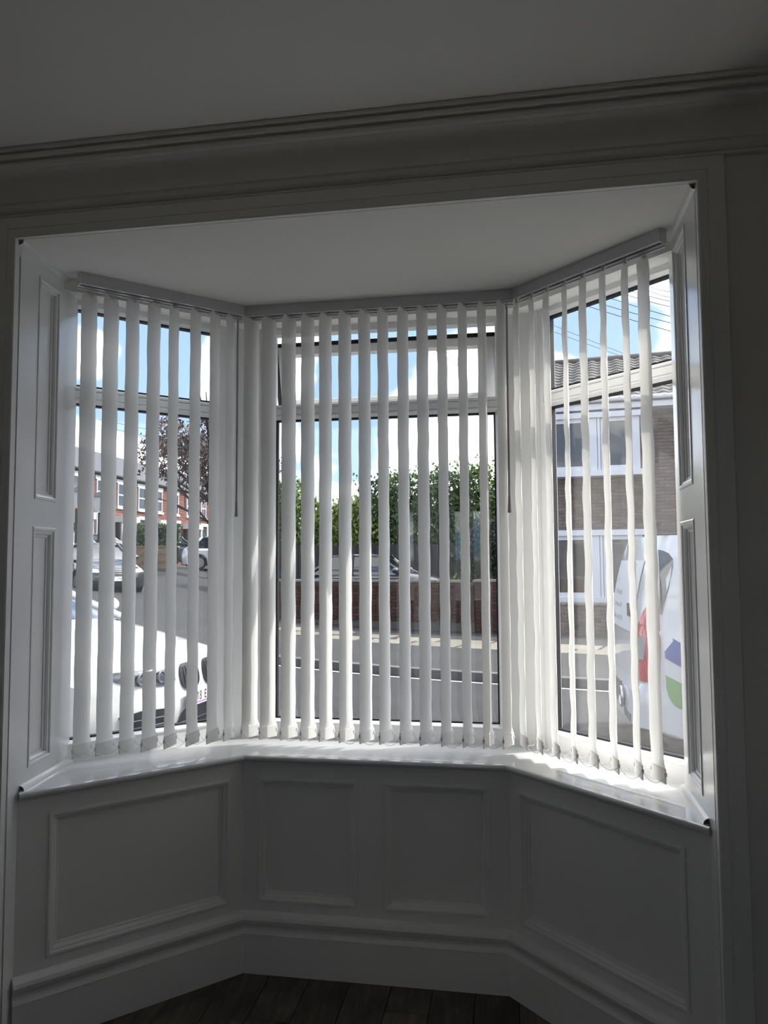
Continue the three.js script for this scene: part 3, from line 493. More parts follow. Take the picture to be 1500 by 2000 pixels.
for (let i = 0; i < 6; i++) {
  const w = 4.6, t = thing('terraced_house', `${terraceWords[i]} red brick terraced house from the left with slate roof`, 'house', [-21.3, 1.68, -29.6 - w * i], Math.PI / 2, 'red brick terraced houses');
  part('wall', box(0, w - 0.01, -0.6, 4.75, -5.2, 0), terraceBrick, t);
  const rg = poly([[0.25, 4.68], [-2.6, 6.45], [-5.45, 4.68], [-5.4, 4.6], [-2.6, 6.33], [0.22, 4.58]].map(([a, b]) => [a, b]), w - 0.005); rg.rotateY(-Math.PI / 2); rg.translate(w, 0, 0); part('roof', boxUV(rg), slate, t);
  part('gable_fill', (() => { const g = poly([[0, 4.74], [-2.6, 6.32], [-5.2, 4.74]], w - 0.2); g.rotateY(-Math.PI / 2); g.translate(w - 0.1, 0, 0); return boxUV(g); })(), terraceBrick, t);
  part('gutter', bar([0, 4.62, 0.2], [w, 4.62, 0.2], 0.06), blackPipe, t); part('drainpipe', bar([0.12, -0.3, 0.06], [0.12, 4.6, 0.06], 0.05), blackPipe, t);
  for (const [x0, x1] of [[0.75, 1.65], [2.95, 3.85]]) {
    const f = part('window', holed(rect(x0, x1, 2.95, 4.3), [[x0 + 0.07, x1 - 0.07, 3.02, 3.6], [x0 + 0.07, x1 - 0.07, 3.67, 4.23]], 0.06, 0.0), whitePaint, t); part('pane', box(x0 + 0.05, x1 - 0.05, 3.0, 4.25, 0.0, 0.02), glassDark, f);
    part('lintel', box(x0 - 0.12, x1 + 0.12, 4.3, 4.5, 0, 0.05), whitePaint, t); part('sill', box(x0 - 0.1, x1 + 0.1, 2.83, 2.95, 0, 0.12), whitePaint, t);
  }
  const b = part('bay_window', [box(2.5, 4.2, -0.2, 0.75, 0, 0.6), box(2.42, 4.28, 2.05, 2.4, 0, 0.68), box(2.5, 2.6, 0.75, 2.05, 0.5, 0.6), box(3.3, 3.4, 0.75, 2.05, 0.5, 0.6), box(4.1, 4.2, 0.75, 2.05, 0.5, 0.6)], whitePaint, t); part('pane', box(2.55, 4.15, 0.75, 2.05, 0.1, 0.55), glassDark, b);
  const d = part('door_surround', holed(rect(0.7, 1.9, 0, 2.55), [[0.85, 1.75, 0, 2.35]], 0.12), whitePaint, t); part('door', box(0.85, 1.75, 0, 1.95, 0.01, 0.04), doorMats[i % 3], d); part('fanlight', box(0.87, 1.73, 2.0, 2.33, 0.01, 0.03), glassDark, d);
}
{ // yellow brick boundary wall
  const P = [-15.0, -25.3], Q = [-12.45, -25.7], L = Math.hypot(Q[0] - P[0], Q[1] - P[1]);
  const t = thing('yellow_brick_wall', 'low yellow brick wall in front of the silver car', 'wall', [P[0], 1.25, P[1]], turnOf(P, Q));
  part('mortar_core', box(0, L, -0.2, 0.85, -0.2, -0.012), mortar, t); bricks(t, L, 0, 0.82, 0, yellowBrick, { cap: 120 }); part('coping', box(-0.03, L + 0.03, 0.82, 0.90, -0.23, 0.03), yellowBrick[0], t);
}
for (const [x, z, lab] of [[-14.25, -21.75, 'white lantern lamp post at the far left of the view'], [-14.6, -23.8, 'white lantern lamp post left of the terrace drainpipe']]) {
  const t = thing('lamp_post', lab, 'lamp post', [x, H(x), z], 0, 'lantern posts in the street');
  part('post', bar([0, 0, 0], [0, 2.15, 0], 0.05), blackPipe, t);
  const c = new THREE.CylinderGeometry(0.26, 0.15, 0.55, 4); c.rotateY(Math.PI / 4); c.translate(0, 2.45, 0); part('lantern', c, S(lin(0.56, 0.56, 0.56), 0.4), t);
  const r = new THREE.ConeGeometry(0.34, 0.22, 4); r.rotateY(Math.PI / 4); r.translate(0, 2.83, 0); part('lantern_cap', r, blackPipe, t);
}
{ // railings at far left
  const t = thing('iron_railing', 'black iron railing beside the pale blue car', 'railing', [-5.9, H(-5.6), -7.1], -0.35);
  for (let i = 0; i < 8; i++) { const b = part('railing_bar', bar([i * 0.12, 0, 0], [i * 0.12, 1.36, 0], 0.011, 6), blackPipe, t); const c = new THREE.ConeGeometry(0.022, 0.09, 6); c.translate(i * 0.12, 1.40, 0); part('spike', c, blackPipe, b); }
  for (const y of [0.2, 1.2]) part('rail', box(-0.03, 0.9, y, y + 0.03, -0.012, 0.012), blackPipe, t);
}

// --- cars
const tyre = S(lin(0.008, 0.008, 0.009), 0.85), alloy = S(lin(0.248, 0.248, 0.253), 0.3, { metalness: 0.7 }), carBlack = S(lin(0.007, 0.007, 0.009), 0.35), carGlass = new THREE.MeshPhysicalMaterial({ color: lin(0.008, 0.011, 0.017), roughness: 0.05, clearcoat: 1, clearcoatRoughness: 0.02 }), lampGlass = new THREE.MeshPhysicalMaterial({ color: lin(0.03, 0.033, 0.04), roughness: 0.1, clearcoat: 0.5 }), chrome = S(lin(0.56, 0.56, 0.576), 0.15, { metalness: 0.9 }), redLens = new THREE.MeshPhysicalMaterial({ color: lin(0.4, 0.016, 0.024), roughness: 0.15, clearcoat: 1 });
const paint = (r, g, b) => new THREE.MeshPhysicalMaterial({ color: lin(r, g, b), roughness: 0.35, clearcoat: 1, clearcoatRoughness: 0.04 });
function plateTex(text, bg, strip) {
  const c = document.createElement('canvas'); c.width = 512; c.height = 112; const x = c.getContext('2d'); x.fillStyle = bg; x.fillRect(0, 0, 512, 112);
  if (strip) { x.fillStyle = '#9a6fb5'; x.fillRect(0, 90, 512, 16); }
  x.fillStyle = '#16161a'; x.font = 'bold 92px sans-serif'; x.textBaseline = 'alphabetic'; for (const [s, px] of text) { x.save(); x.translate(px, 84); x.scale(0.82, 1); x.fillText(s, 0, 0); x.restore(); }
  const t = new THREE.CanvasTexture(c); t.colorSpace = THREE.SRGBColorSpace; return t;
}
// profile: centre-line points nose -> tail [x, y]; cabin: [front base x, front roof x, rear roof x, rear base x, roof y]
function car(label, pos, turn, sp) {
  const t = thing('car', label, 'car', pos, turn), hw = sp.w || 0.89, prof = sp.prof, nS = 22, nP = prof.length;
  const xf = prof[0][0], xr = prof[nP - 1][0], fs = sp.front ?? 0.30, rs = sp.rear ?? 0.22;
  const curve = new THREE.CatmullRomCurve3(prof.map(([x, y]) => new THREE.Vector3(x, y, 0)), false, 'centripetal'), N = 70, C = Array.from({ length: N + 1 }, (_, i) => curve.getPoint(i / N));
  const shellPt = (i, s) => { const p = C[i], wf = sstep(xf - 1.3, xf - 0.15, p.x), wr = sstep(xr + 1.0, xr + 0.1, p.x), top = sstep(0.55, 0.8, p.y), a = Math.abs(s); return [p.x - fs * wf * Math.pow(a, 2.4) + rs * wr * Math.pow(a, 2.6), p.y - (0.05 * Math.pow(a, 2) + 0.11 * Math.pow(a, 9)) * top, s * hw]; };
  const shell = gridGeo((u, v) => shellPt(Math.round(u * N), v * 2 - 1), N, nS);
  part('body', shell, sp.mat, t);
  const edge = C.map((_, i) => shellPt(i, 1)), y0 = 0.2, R = 0.335, bx = sp.wheels;
  const sh = new THREE.Shape(); sh.moveTo(edge[0][0], edge[0][1]); for (let i = 1; i <= N; i++) sh.lineTo(edge[i][0], edge[i][1]);
  sh.lineTo(edge[N][0], y0); const arch = (cx) => { for (let k = 0; k <= 14; k++) { const a = Math.PI - 0.42 + (k / 14) * (-(Math.PI - 0.84)); sh.lineTo(cx + 0.36 * Math.cos(a), 0.33 + 0.36 * Math.sin(a) * 1.0); } };
  sh.lineTo(bx[1] - 0.36, y0); arch(bx[1]); sh.lineTo(bx[1] + 0.36, y0); sh.lineTo(bx[0] - 0.36, y0); arch(bx[0]); sh.lineTo(bx[0] + 0.36, y0); sh.lineTo(edge[0][0], y0);
  const sg = new THREE.ExtrudeGeometry(sh, { depth: 0.02, bevelEnabled: false }); boxUV(sg);
  for (const s of [-1, 1]) { const m = part('side_panel', sg, sp.mat, t); m.position.z = s > 0 ? hw - 0.02 : -hw; }
  part('underbody', box(xr + 0.15, xf - 0.25, 0.17, 0.5, -hw + 0.15, hw - 0.15), carBlack, t);
  const [c0, c1, c2, c3, ry] = sp.cabin, by = sp.belt, bz = hw - 0.10, tz = hw - 0.27;
  const V = (x, y, z) => [x, y, z], o = [], q = (a, b, c, d) => quad(o, a, b, c, d);
  const rowN = 8; const col = (f) => { const y = by - 0.05 + (ry - 0.03 - by + 0.05) * f, e = Math.sin(f * Math.PI / 2), z = bz + (tz - bz) * f * (0.55 + 0.45 * f); return [[c0 + (c1 - c0) * (0.35 * f + 0.65 * e), y, z], [c3 + (c2 - c3) * (0.35 * f + 0.65 * e), y, z]]; };
  for (let k = 0; k < rowN; k++) { const a = col(k / rowN), b = col((k + 1) / rowN); for (const s of [1, -1]) q([a[0][0], a[0][1], s * a[0][2]], [a[1][0], a[1][1], s * a[1][2]], [b[1][0], b[1][1], s * b[1][2]], [b[0][0], b[0][1], s * b[0][2]]); for (const e of [0, 1]) { const bow = (p, z, f) => [p[0] + (e ? -1 : 1) * 0.08 * (1 - f * f), p[1], z]; for (let j = 0; j < 6; j++) { const f0 = j / 3 - 1, f1 = (j + 1) / 3 - 1; q(bow(a[e], f0 * a[e][2], f0), bow(a[e], f1 * a[e][2], f1), bow(b[e], f1 * b[e][2], f1), bow(b[e], f0 * b[e][2], f0)); } } }
  part('greenhouse', crease(fromTris(o), 0.4), sp.glass || carGlass, t);
  const top = col(1), roof = gridGeo((u, v) => { const s = v * 2 - 1, x = top[0][0] + 0.10 + (top[1][0] - top[0][0] - 0.2) * u, e = Math.pow(Math.abs(u * 2 - 1), 4); return [x, ry - 0.02 + 0.025 * (1 - s * s) - 0.05 * e - 0.04 * Math.pow(Math.abs(s), 6), s * (tz + 0.035)]; }, 14, 12); part('roof', roof, sp.roofMat || sp.mat, t);
  for (const s of [1, -1]) for (const e of [0, 1]) part('pillar', tube(Array.from({ length: 6 }, (_, k) => { const p = col(k / 5)[e]; return [p[0], p[1], s * (p[2] + 0.004)]; }), 0.045, 10, 6), sp.mat, t);
  for (const s of [1, -1]) part('pillar', tube(Array.from({ length: 4 }, (_, k) => { const p = col(k / 3); return [p[0][0] * 0.45 + p[1][0] * 0.55, p[0][1], s * (p[0][2] + 0.004)]; }), 0.032, 8, 6), carBlack, t);
  for (const cx of bx) for (const s of [1, -1]) {
    const wg = new THREE.CylinderGeometry(0.315, 0.315, 0.2, 28); wg.rotateX(Math.PI / 2); wg.translate(cx, 0.315, s * (hw - 0.13)); const wm = part('wheel', wg, tyre, t);
    const rg = new THREE.CylinderGeometry(0.215, 0.215, 0.02, 24); rg.rotateX(Math.PI / 2); rg.translate(cx, 0.315, s * (hw - 0.025)); part('wheel_rim', rg, alloy, wm);
  }
  for (const s of [1, -1]) { const g = new THREE.SphereGeometry(1, 14, 10); g.scale(0.09, 0.075, 0.12); g.translate(c0 - 0.28, by + 0.06, s * (hw + 0.09)); part('door_mirror', g, sp.mirror || sp.mat, t); }
  const on = (z, y, d = 0.01) => { let a = shellPt(0, z / hw); for (let i = 1; i < N / 2; i++) { const b = shellPt(i, z / hw); if (b[1] >= y) { const k = b[1] > a[1] ? Math.max(0, (y - a[1]) / (b[1] - a[1])) : 0; return a[0] + (b[0] - a[0]) * k + d; } a = b; } return a[0] + d; };
  const fit = (name, pts, mat, d = 0.012, th = 0.05, par = t) => { const P = new THREE.Path(pts.map(([z, y]) => new THREE.Vector2(z, y))); const tri = THREE.ShapeUtils.triangulateShape(pts.map(([z, y]) => new THREE.Vector2(z, y)), []); const oo = [], f = (k, dd) => [on(pts[k][0], pts[k][1], dd), pts[k][1], pts[k][0]]; const g = ([z, y]) => [on(z, y, d), y, z], md = (a, b) => [(a[0] + b[0]) / 2, (a[1] + b[1]) / 2], rec = (a, b, c, n) => { if (!n) { oo.push(...g(a), ...g(b), ...g(c)); return; } const e = md(a, b), h = md(b, c), i = md(c, a); rec(a, e, i, n - 1); rec(e, b, h, n - 1); rec(i, h, c, n - 1); rec(e, h, i, n - 1); }; for (const [a, b, c] of tri) rec(pts[a], pts[b], pts[c], 3); for (let k = 0; k < pts.length; k++) { const l = (k + 1) % pts.length; quad(oo, f(k, d), f(l, d), f(l, d - th), f(k, d - th)); } return part(name, boxUV(fromTris(oo)), mat, par); };
  return { t, on, fit, hw, sp };
}
const hatch = [[1.95, 0.22], [2.0, 0.34], [2.0, 0.5], [1.96, 0.64], [1.85, 0.74], [1.5, 0.86], [1.05, 0.95], [0.7, 0.99], [-0.5, 0.99], [-1.7, 0.98], [-1.92, 0.93], [-2.0, 0.75], [-2.02, 0.5], [-1.97, 0.25]];
const hatchCab = [0.85, 0.1, -1.15, -1.8, 1.46];
{ // white car parked in front of the left window
  const P = [[2.10, 0.17], [2.15, 0.26], [2.18, 0.38], [2.17, 0.50], [2.155, 0.60], [2.13, 0.68], [2.07, 0.735], [1.95, 0.775], [1.7, 0.83], [1.35, 0.90], [1.0, 0.955], [0.7, 0.985], [-0.5, 0.98], [-1.7, 0.98], [-1.95, 0.93], [-2.1, 0.75], [-2.13, 0.5], [-2.06, 0.25]];
  const o = car('large white car parked close outside the left window', [-4.0, 0.06, -3.62], -0.10, { prof: P, cabin: [0.92, 0.05, -1.2, -1.95, 1.42], belt: 0.98, wheels: [1.32, -1.36], mat: paint(0.52, 0.52, 0.505), w: 0.90, front: 0.34, mirror: paint(0.640, 0.640, 0.624) });
  const mir = (pts, s) => s > 0 ? pts : pts.map(([z, y]) => [-z, y]).reverse();
  for (const s of [1, -1]) {
    const kid = []; for (let i = 0; i <= 24; i++) { const a = i / 24 * 2 * Math.PI; const cx = 0.152, cy = 0.595, c = Math.cos(a), n = Math.sin(a); kid.push([cx + 0.118 * Math.sign(c) * Math.pow(Math.abs(c), 0.62) * (1 - 0.10 * (n < 0 ? -n : 0)), cy + 0.096 * Math.sign(n) * Math.pow(Math.abs(n), 0.7)]); }
    kid.pop();
    const k = o.fit('kidney_grille', mir(kid, s), carBlack, 0.014);
    for (let i = 0; i < 6; i++) { const z = s * (0.075 + i * 0.031); part('grille_slat', tube([[o.on(z, 0.53, 0.012), 0.525, z], [o.on(z, 0.60, 0.020), 0.60, z], [o.on(z, 0.66, 0.012), 0.67, z]], 0.005, 6, 5), S(lin(0.033, 0.033, 0.036), 0.3), k); }
    const hl = [[0.325, 0.585], [0.42, 0.565], [0.55, 0.568], [0.66, 0.59], [0.74, 0.62], [0.79, 0.662], [0.74, 0.684], [0.60, 0.684], [0.45, 0.678], [0.36, 0.672], [0.325, 0.64]];
    const h = o.fit('headlight', mir(hl, s), lampGlass, 0.012);
    for (const z of [0.45, 0.60]) { const r = new THREE.TorusGeometry(0.038, 0.008, 8, 20); r.rotateY(Math.PI / 2); r.translate(o.on(s * z, 0.61, 0.012), 0.625, s * z); part('headlight_ring', r, S(lin(0.12, 0.12, 0.13), 0.25), h); }
    o.fit('side_intake', mir([[0.36, 0.265], [0.70, 0.255], [0.75, 0.39], [0.60, 0.415], [0.40, 0.40]], s), carBlack, 0.012);
    for (const y of [0.30, 0.35]) part('intake_bar', tube([[o.on(s * 0.40, y, 0.015), y, s * 0.40], [o.on(s * 0.55, y, 0.018), y, s * 0.55], [o.on(s * 0.68, y, 0.015), y, s * 0.68]], 0.006, 8, 5), S(lin(0.028, 0.028, 0.05), 0.4), o.t);
  }
  o.fit('lower_intake', [[-0.30, 0.22], [0.30, 0.22], [0.27, 0.34], [0.22, 0.372], [-0.22, 0.372], [-0.27, 0.34]], carBlack, 0.012);
  part('intake_bar', tube([[o.on(-0.27, 0.27, 0.016), 0.27, -0.27], [o.on(0, 0.27, 0.018), 0.27, 0], [o.on(0.27, 0.27, 0.016), 0.27, 0.27]], 0.006, 10, 5), S(lin(0.028, 0.028, 0.05), 0.4), o.t);
  const em = new THREE.CylinderGeometry(0.034, 0.034, 0.008, 20); em.rotateZ(-1.2); em.translate(2.098, 0.729, 0); part('bonnet_badge', em, chrome, o.t);
  const pl = new THREE.BoxGeometry(0.012, 0.111, 0.52); pl.translate(o.on(0, 0.44, 0.022), 0.435, 0.0);
  const pm = S(lin(0.64, 0.64, 0.64), 0.4), pf = S(0xffffff, 0.4, { map: plateTex([['18', 120], ['E', 232]], '#eceae2', true) });
  const p = new THREE.Mesh(pl, [pf, pm, pm, pm, pm, pm]); p.name = 'number_plate'; p.castShadow = true; o.t.add(p);
}
{ // black car further up the street
  const o = car('black car with pale bonnet facing the camera beyond the railing', [-11.35, 0.62, -18.0], -0.72, { prof: hatch, cabin: hatchCab, belt: 0.97, wheels: [1.22, -1.28], mat: paint(0.021, 0.024, 0.030) });
  for (const s of [1, -1]) o.fit('headlight', (s > 0 ? (a) => a : (a) => a.map(([z, y]) => [-z, y]).reverse())([[0.45, 0.60], [0.75, 0.62], [0.78, 0.72], [0.5, 0.70]]), S(lin(0.48, 0.496, 0.528), 0.15), 0.012);
  o.fit('grille', [[-0.42, 0.55], [0.42, 0.55], [0.42, 0.69], [-0.42, 0.69]], carBlack, 0.012); for (const y of [0.57, 0.62, 0.67]) part('grille_bar', tube([[o.on(-0.4, y, 0.02), y, -0.4], [o.on(0, y, 0.02), y, 0], [o.on(0.4, y, 0.02), y, 0.4]], 0.012, 8, 5), chrome, o.t);
  const pl = new THREE.BoxGeometry(0.012, 0.115, 0.54); pl.translate(o.on(0, 0.44, 0.022), 0.44, 0); const pm = S(lin(0.56, 0.56, 0.56), 0.4);
  const p = new THREE.Mesh(pl, [S(0xffffff, 0.4, { map: plateTex([['J NFN', 210]], '#f2f2ee', false) }), pm, pm, pm, pm, pm]); p.name = 'number_plate'; o.t.add(p);
}
car('white hatchback parked side-on in front of the terrace', [-11.75, 1.15, -29.6], 0.41, { prof: hatch, cabin: hatchCab, belt: 0.97, wheels: [1.22, -1.28], mat: paint(0.576, 0.592, 0.640) });
car('silver car behind the low yellow brick wall', [-17.2, 1.3, -29.0], 0.35, { prof: hatch, cabin: hatchCab, belt: 0.97, wheels: [1.22, -1.28], mat: paint(0.252, 0.264, 0.288) });
car('dark purple-grey car behind the white hatchback', [-15.9, 1.32, -33.5], 0.45, { prof: hatch, cabin: hatchCab, belt: 0.97, wheels: [1.22, -1.28], mat: paint(0.018, 0.018, 0.027) });
car('pale blue car behind the iron railing at far left', [-17.0, 1.22, -25.0], 2.5, { prof: hatch, cabin: hatchCab, belt: 0.97, wheels: [1.22, -1.28], mat: paint(0.440, 0.504, 0.560), glass: new THREE.MeshPhysicalMaterial({ color: lin(0.11, 0.143, 0.154), roughness: 0.05, clearcoat: 1 }) });
car('dark blue saloon parked behind the garden wall', [-2.75, 0.22, -17.6], -0.06, { prof: hatch.map(([x, y]) => [x * 1.02, y]), cabin: [0.75, 0.0, -1.3, -1.9, 1.46], belt: 0.97, wheels: [1.25, -1.3], mat: paint(0.011, 0.013, 0.024) });

// --- van on the right
{
  const white = paint(0.496, 0.504, 0.528), grey = S(lin(0.055, 0.063, 0.074), 0.3), y0 = -0.05;
  const t = thing('van', 'white van with blue and green stripes parked outside the right window', 'van', [1.40, y0, -3.72]);
  // cross-section (z from the near side, y): long axis along +x, the rear towards -x
  const rear = (y) => y < 0.30 ? 0.16 : y < 0.62 ? -0.02 : y < 0.95 ? 0.02 : 0.02 + Math.pow((y - 0.95) / 0.8, 1.7) * 0.16;
  const ys = [0.24, 0.30, 0.42, 0.55, 0.62, 0.66, 0.80, 0.95, 1.1, 1.25, 1.4, 1.52, 1.62, 1.69, 1.73];
  const inset = (y) => y < 1.0 ? 0 : 0.02 + 0.13 * Math.pow((y - 1.0) / 0.73, 3.2);
  const halfW = 0.90, corner = (y, a) => { // a: 0 centre of the rear .. 1 on the near side; rounded corner
    const r = 0.16, e = inset(y); const hw = halfW - e; if (a < 0.6) return [rear(y) + 0.05 * Math.pow(a / 0.6 * (hw - r) / hw, 2), (hw - r) * a / 0.6]; const b = (a - 0.6) / 0.4 * Math.PI / 2; return [rear(y) + 0.05 * Math.pow((hw - r) / hw, 2) + r * (1 - Math.cos(b)), hw - r + r * Math.sin(b)]; };
  const o = [];
  const nA = 20, L = 4.0;
  const ring = (y) => { const p = []; for (let i = -nA; i <= nA; i++) { const c = corner(y, Math.abs(i) / nA); p.push([c[0], y, -halfW + Math.sign(i) * c[1]]); } return p; };
  const rings = ys.map(ring);
  for (let j = 0; j < ys.length - 1; j++) for (let i = 0; i < 2 * nA; i++) quad(o, rings[j][i], rings[j][i + 1], rings[j + 1][i + 1], rings[j + 1][i]);
  part('rear_body', crease(fromTris(o), 0.5), white, t);
  // sides with wheel arch, then roof
  for (const s of [0, 1]) {
    const so = [], xs = []; const R = 0.38, cx = 0.72; const xr = (j) => rings[j][s ? 0 : 2 * nA][0];
    for (let j = 0; j < ys.length - 1; j++) {
      const ya = ys[j], yb = ys[j + 1], z = (y) => s ? -2 * halfW + inset(y) : -inset(y);
      const cutW = (y) => y < 0.66 ? Math.sqrt(Math.max(0, R * R - (y - 0.30) ** 2)) : 0;
      const seg = (a0, a1, b0, b1) => quad(so, [a0, ya, z(ya)], [a1, ya, z(ya)], [b1, yb, z(yb)], [b0, yb, z(yb)]);
      const ca = cutW(ya), cb = cutW(yb), cx2 = 3.2;
      seg(xr(j), cx - ca, xr(j + 1), cx - cb); seg(cx + ca, cx2 - ca, cx + cb, cx2 - cb); seg(cx2 + ca, L - 0.3 * sstep(0.9, 1.73, ya), cx2 + cb, L - 0.3 * sstep(0.9, 1.73, yb));
    }
    part('side_panel', crease(fromTris(so), 0.5), white, t);
  }
  const top = rings[ys.length - 1], rf = top.concat([[L - 0.9, 1.73, -inset(1.73)], [L - 0.9, 1.73, -2 * halfW + inset(1.73)]]);
  { const tri = THREE.ShapeUtils.triangulateShape(rf.map(([x, , z]) => new THREE.Vector2(x, z)), []), ro = []; const up = ([x, y, z]) => [x, y, z]; for (const [a, b, c] of tri) ro.push(...up(rf[a]), ...up(rf[b]), ...up(rf[c])); part('roof', boxUV(fromTris(ro)), white, t); }
  part('bonnet', box(L - 0.95, L + 0.35, 0.3, 1.0, -2 * halfW + 0.05, -0.05), white, t);
  part('underbody', box(0.25, L, 0.16, 0.6, -2 * halfW + 0.1, -0.1), carBlack, t);
  for (const cx of [0.72, 3.2]) for (const z of [-0.12, -1.68]) { const g = new THREE.CylinderGeometry(0.31, 0.31, 0.2, 28); g.rotateX(Math.PI / 2); g.translate(cx, 0.31, z); const w = part('wheel', g, tyre, t); const r = new THREE.CylinderGeometry(0.2, 0.2, 0.02, 20); r.rotateX(Math.PI / 2); r.translate(cx, 0.31, z + (z > -1 ? 0.1 : -0.1)); part('wheel_rim', r, alloy, w); }
  // vinyl stripes and quarter glass lie a few millimetres proud of the near side
  const sidePatch = (name, pts, mat) => { const tri = THREE.ShapeUtils.triangulateShape(pts.map(([x, y]) => new THREE.Vector2(x, y)), []), q = [], f = (k, d) => [pts[k][0], pts[k][1], d - inset(pts[k][1])]; for (const [a, b, c] of tri) q.push(...f(a, 0.005), ...f(b, 0.005), ...f(c, 0.005)); for (let k = 0; k < pts.length; k++) { const l = (k + 1) % pts.length; quad(q, f(k, 0.005), f(l, 0.005), f(l, -0.004), f(k, -0.004)); } return part(name, boxUV(fromTris(q)), mat, t); };
  sidePatch('blue_stripe', [[0.205, 1.01], [0.31, 0.945], [0.42, 0.885], [0.60, 0.80], [0.60, 0.62], [0.42, 0.71], [0.31, 0.77], [0.215, 0.825]], S(lin(0.05, 0.085, 0.27), 0.4));
  sidePatch('green_stripe', [[0.215, 0.70], [0.31, 0.65], [0.42, 0.60], [0.42, 0.47], [0.37, 0.455], [0.31, 0.46], [0.27, 0.485], [0.235, 0.54], [0.218, 0.61]], S(lin(0.15, 0.28, 0.11), 0.4));
  sidePatch('quarter_window', [[0.19, 1.15], [0.195, 1.30], [0.20, 1.45], [0.205, 1.62], [0.24, 1.612], [0.28, 1.59], [0.305, 1.55], [0.30, 1.49], [0.285, 1.43], [0.26, 1.33], [0.225, 1.22], [0.205, 1.14]], carGlass);
  // fittings on the rear face
  const onRear = (zc, y) => { const e = inset(y), hw = halfW - e, f = Math.min(0.999, Math.abs(zc) / hw); let a = 0, b = 1; for (let k = 0; k < 30; k++) { const m = (a + b) / 2; if (corner(y, m)[1] < Math.abs(zc)) a = m; else b = m; } return corner(y, a)[0]; };
  const rp = (name, pts, mat, d = 0.008, par = t) => { const tri = THREE.ShapeUtils.triangulateShape(pts.map(([z, y]) => new THREE.Vector2(z, y)), []), q = [], f = (k, dd) => [onRear(pts[k][0], pts[k][1]) - dd, pts[k][1], -halfW + pts[k][0]]; for (const [a, b, c] of tri) q.push(...f(a, d), ...f(b, d), ...f(c, d)); for (let k = 0; k < pts.length; k++) { const l = (k + 1) % pts.length; quad(q, f(k, d), f(l, d), f(l, -0.01), f(k, -0.01)); } return part(name, boxUV(fromTris(q)), mat, par); };
  const wrap = (name, ya, yb, fa, side, d, mat, par = t) => part(name, gridGeo((u, v) => { const y = ya + (yb - ya) * v, [a0, a1] = fa(v), a = a0 + (a1 - a0) * u, c = corner(y, a), g = a < 0.6 ? 0 : (a - 0.6) / 0.4 * Math.PI / 2; return [c[0] - d * Math.cos(g), y, -halfW + side * (c[1] + d * Math.sin(g))]; }, 12, 12), mat, par);
  for (const s of [1, -1]) {
    const tl = wrap('tail_light', 0.64, 1.26, (v) => [0.56 + 0.30 * v * v * v, 0.90 + 0.06 * Math.sin(v * Math.PI)], s, 0.010, redLens);
    wrap('reversing_lens', 0.80, 0.97, (v) => [0.60 + 0.02 * v, 0.76 + 0.04 * v], s, 0.014, S(lin(0.25, 0.26, 0.26), 0.2), tl);
  }
  const tx = document.createElement('canvas'); tx.width = 512; tx.height = 512; const x = tx.getContext('2d'); x.fillStyle = '#c6c8cc'; x.fillRect(0, 0, 512, 512); x.fillStyle = '#3c4148'; x.font = 'italic bold 54px serif'; x.fillText('ark', 330, 60); x.font = 'italic bold 50px serif'; ['/ A', '/ Techni', '/ Areas B', '/ Job-a-R B'].forEach((s, i) => x.fillText(s, 60, 170 + i * 96));
  const tt = new THREE.CanvasTexture(tx); tt.colorSpace = THREE.SRGBColorSpace;
  const pg = gridGeo((u, v) => { const z = -0.62 + 1.24 * u, y = 0.98 + 0.56 * v; return [onRear(z, y) - 0.006, y, -halfW + z]; }, 14, 8); { const uv = []; for (let j = 0; j <= 8; j++) for (let i = 0; i <= 14; i++) uv.push(i / 14, j / 8); pg.setAttribute('uv', new THREE.Float32BufferAttribute(uv, 2)); }
  part('lettered_tailgate', pg, S(0xffffff, 0.35, { map: tt }), t, 'grey rear door panel with lettering');
  part('door_handle', box(onRear(0.45, 1.18) - 0.03, onRear(0.45, 1.18), 1.10, 1.20, -halfW + 0.42, -halfW + 0.56), carBlack, t);
  { const g = new THREE.CylinderGeometry(0.075, 0.075, 0.02, 24); g.rotateZ(Math.PI / 2); g.translate(onRear(0.35, 0.42) - 0.006, 0.45, -halfW + 0.35); const f = part('fog_light', g, S(lin(0.11, 0.116, 0.127), 0.2), t); const r = new THREE.TorusGeometry(0.075, 0.012, 8, 24); r.rotateY(Math.PI / 2); r.translate(onRear(0.35, 0.42) - 0.016, 0.45, -halfW + 0.35); part('fog_light_ring', r, chrome, f); }
  rp('plate_recess', [[-0.38, 0.38], [0.30, 0.38], [0.30, 0.56], [-0.38, 0.56]], grey, 0.008);
  rp('bumper_vent', [[0.40, 0.32], [0.62, 0.30], [0.62, 0.36], [0.42, 0.38]], grey, 0.008);
  part('roof_seam', tube([[0.20, 1.738, -0.17], [1.2, 1.74, -0.16], [2.6, 1.74, -0.16]], 0.008, 12, 6), carBlack, t);
}
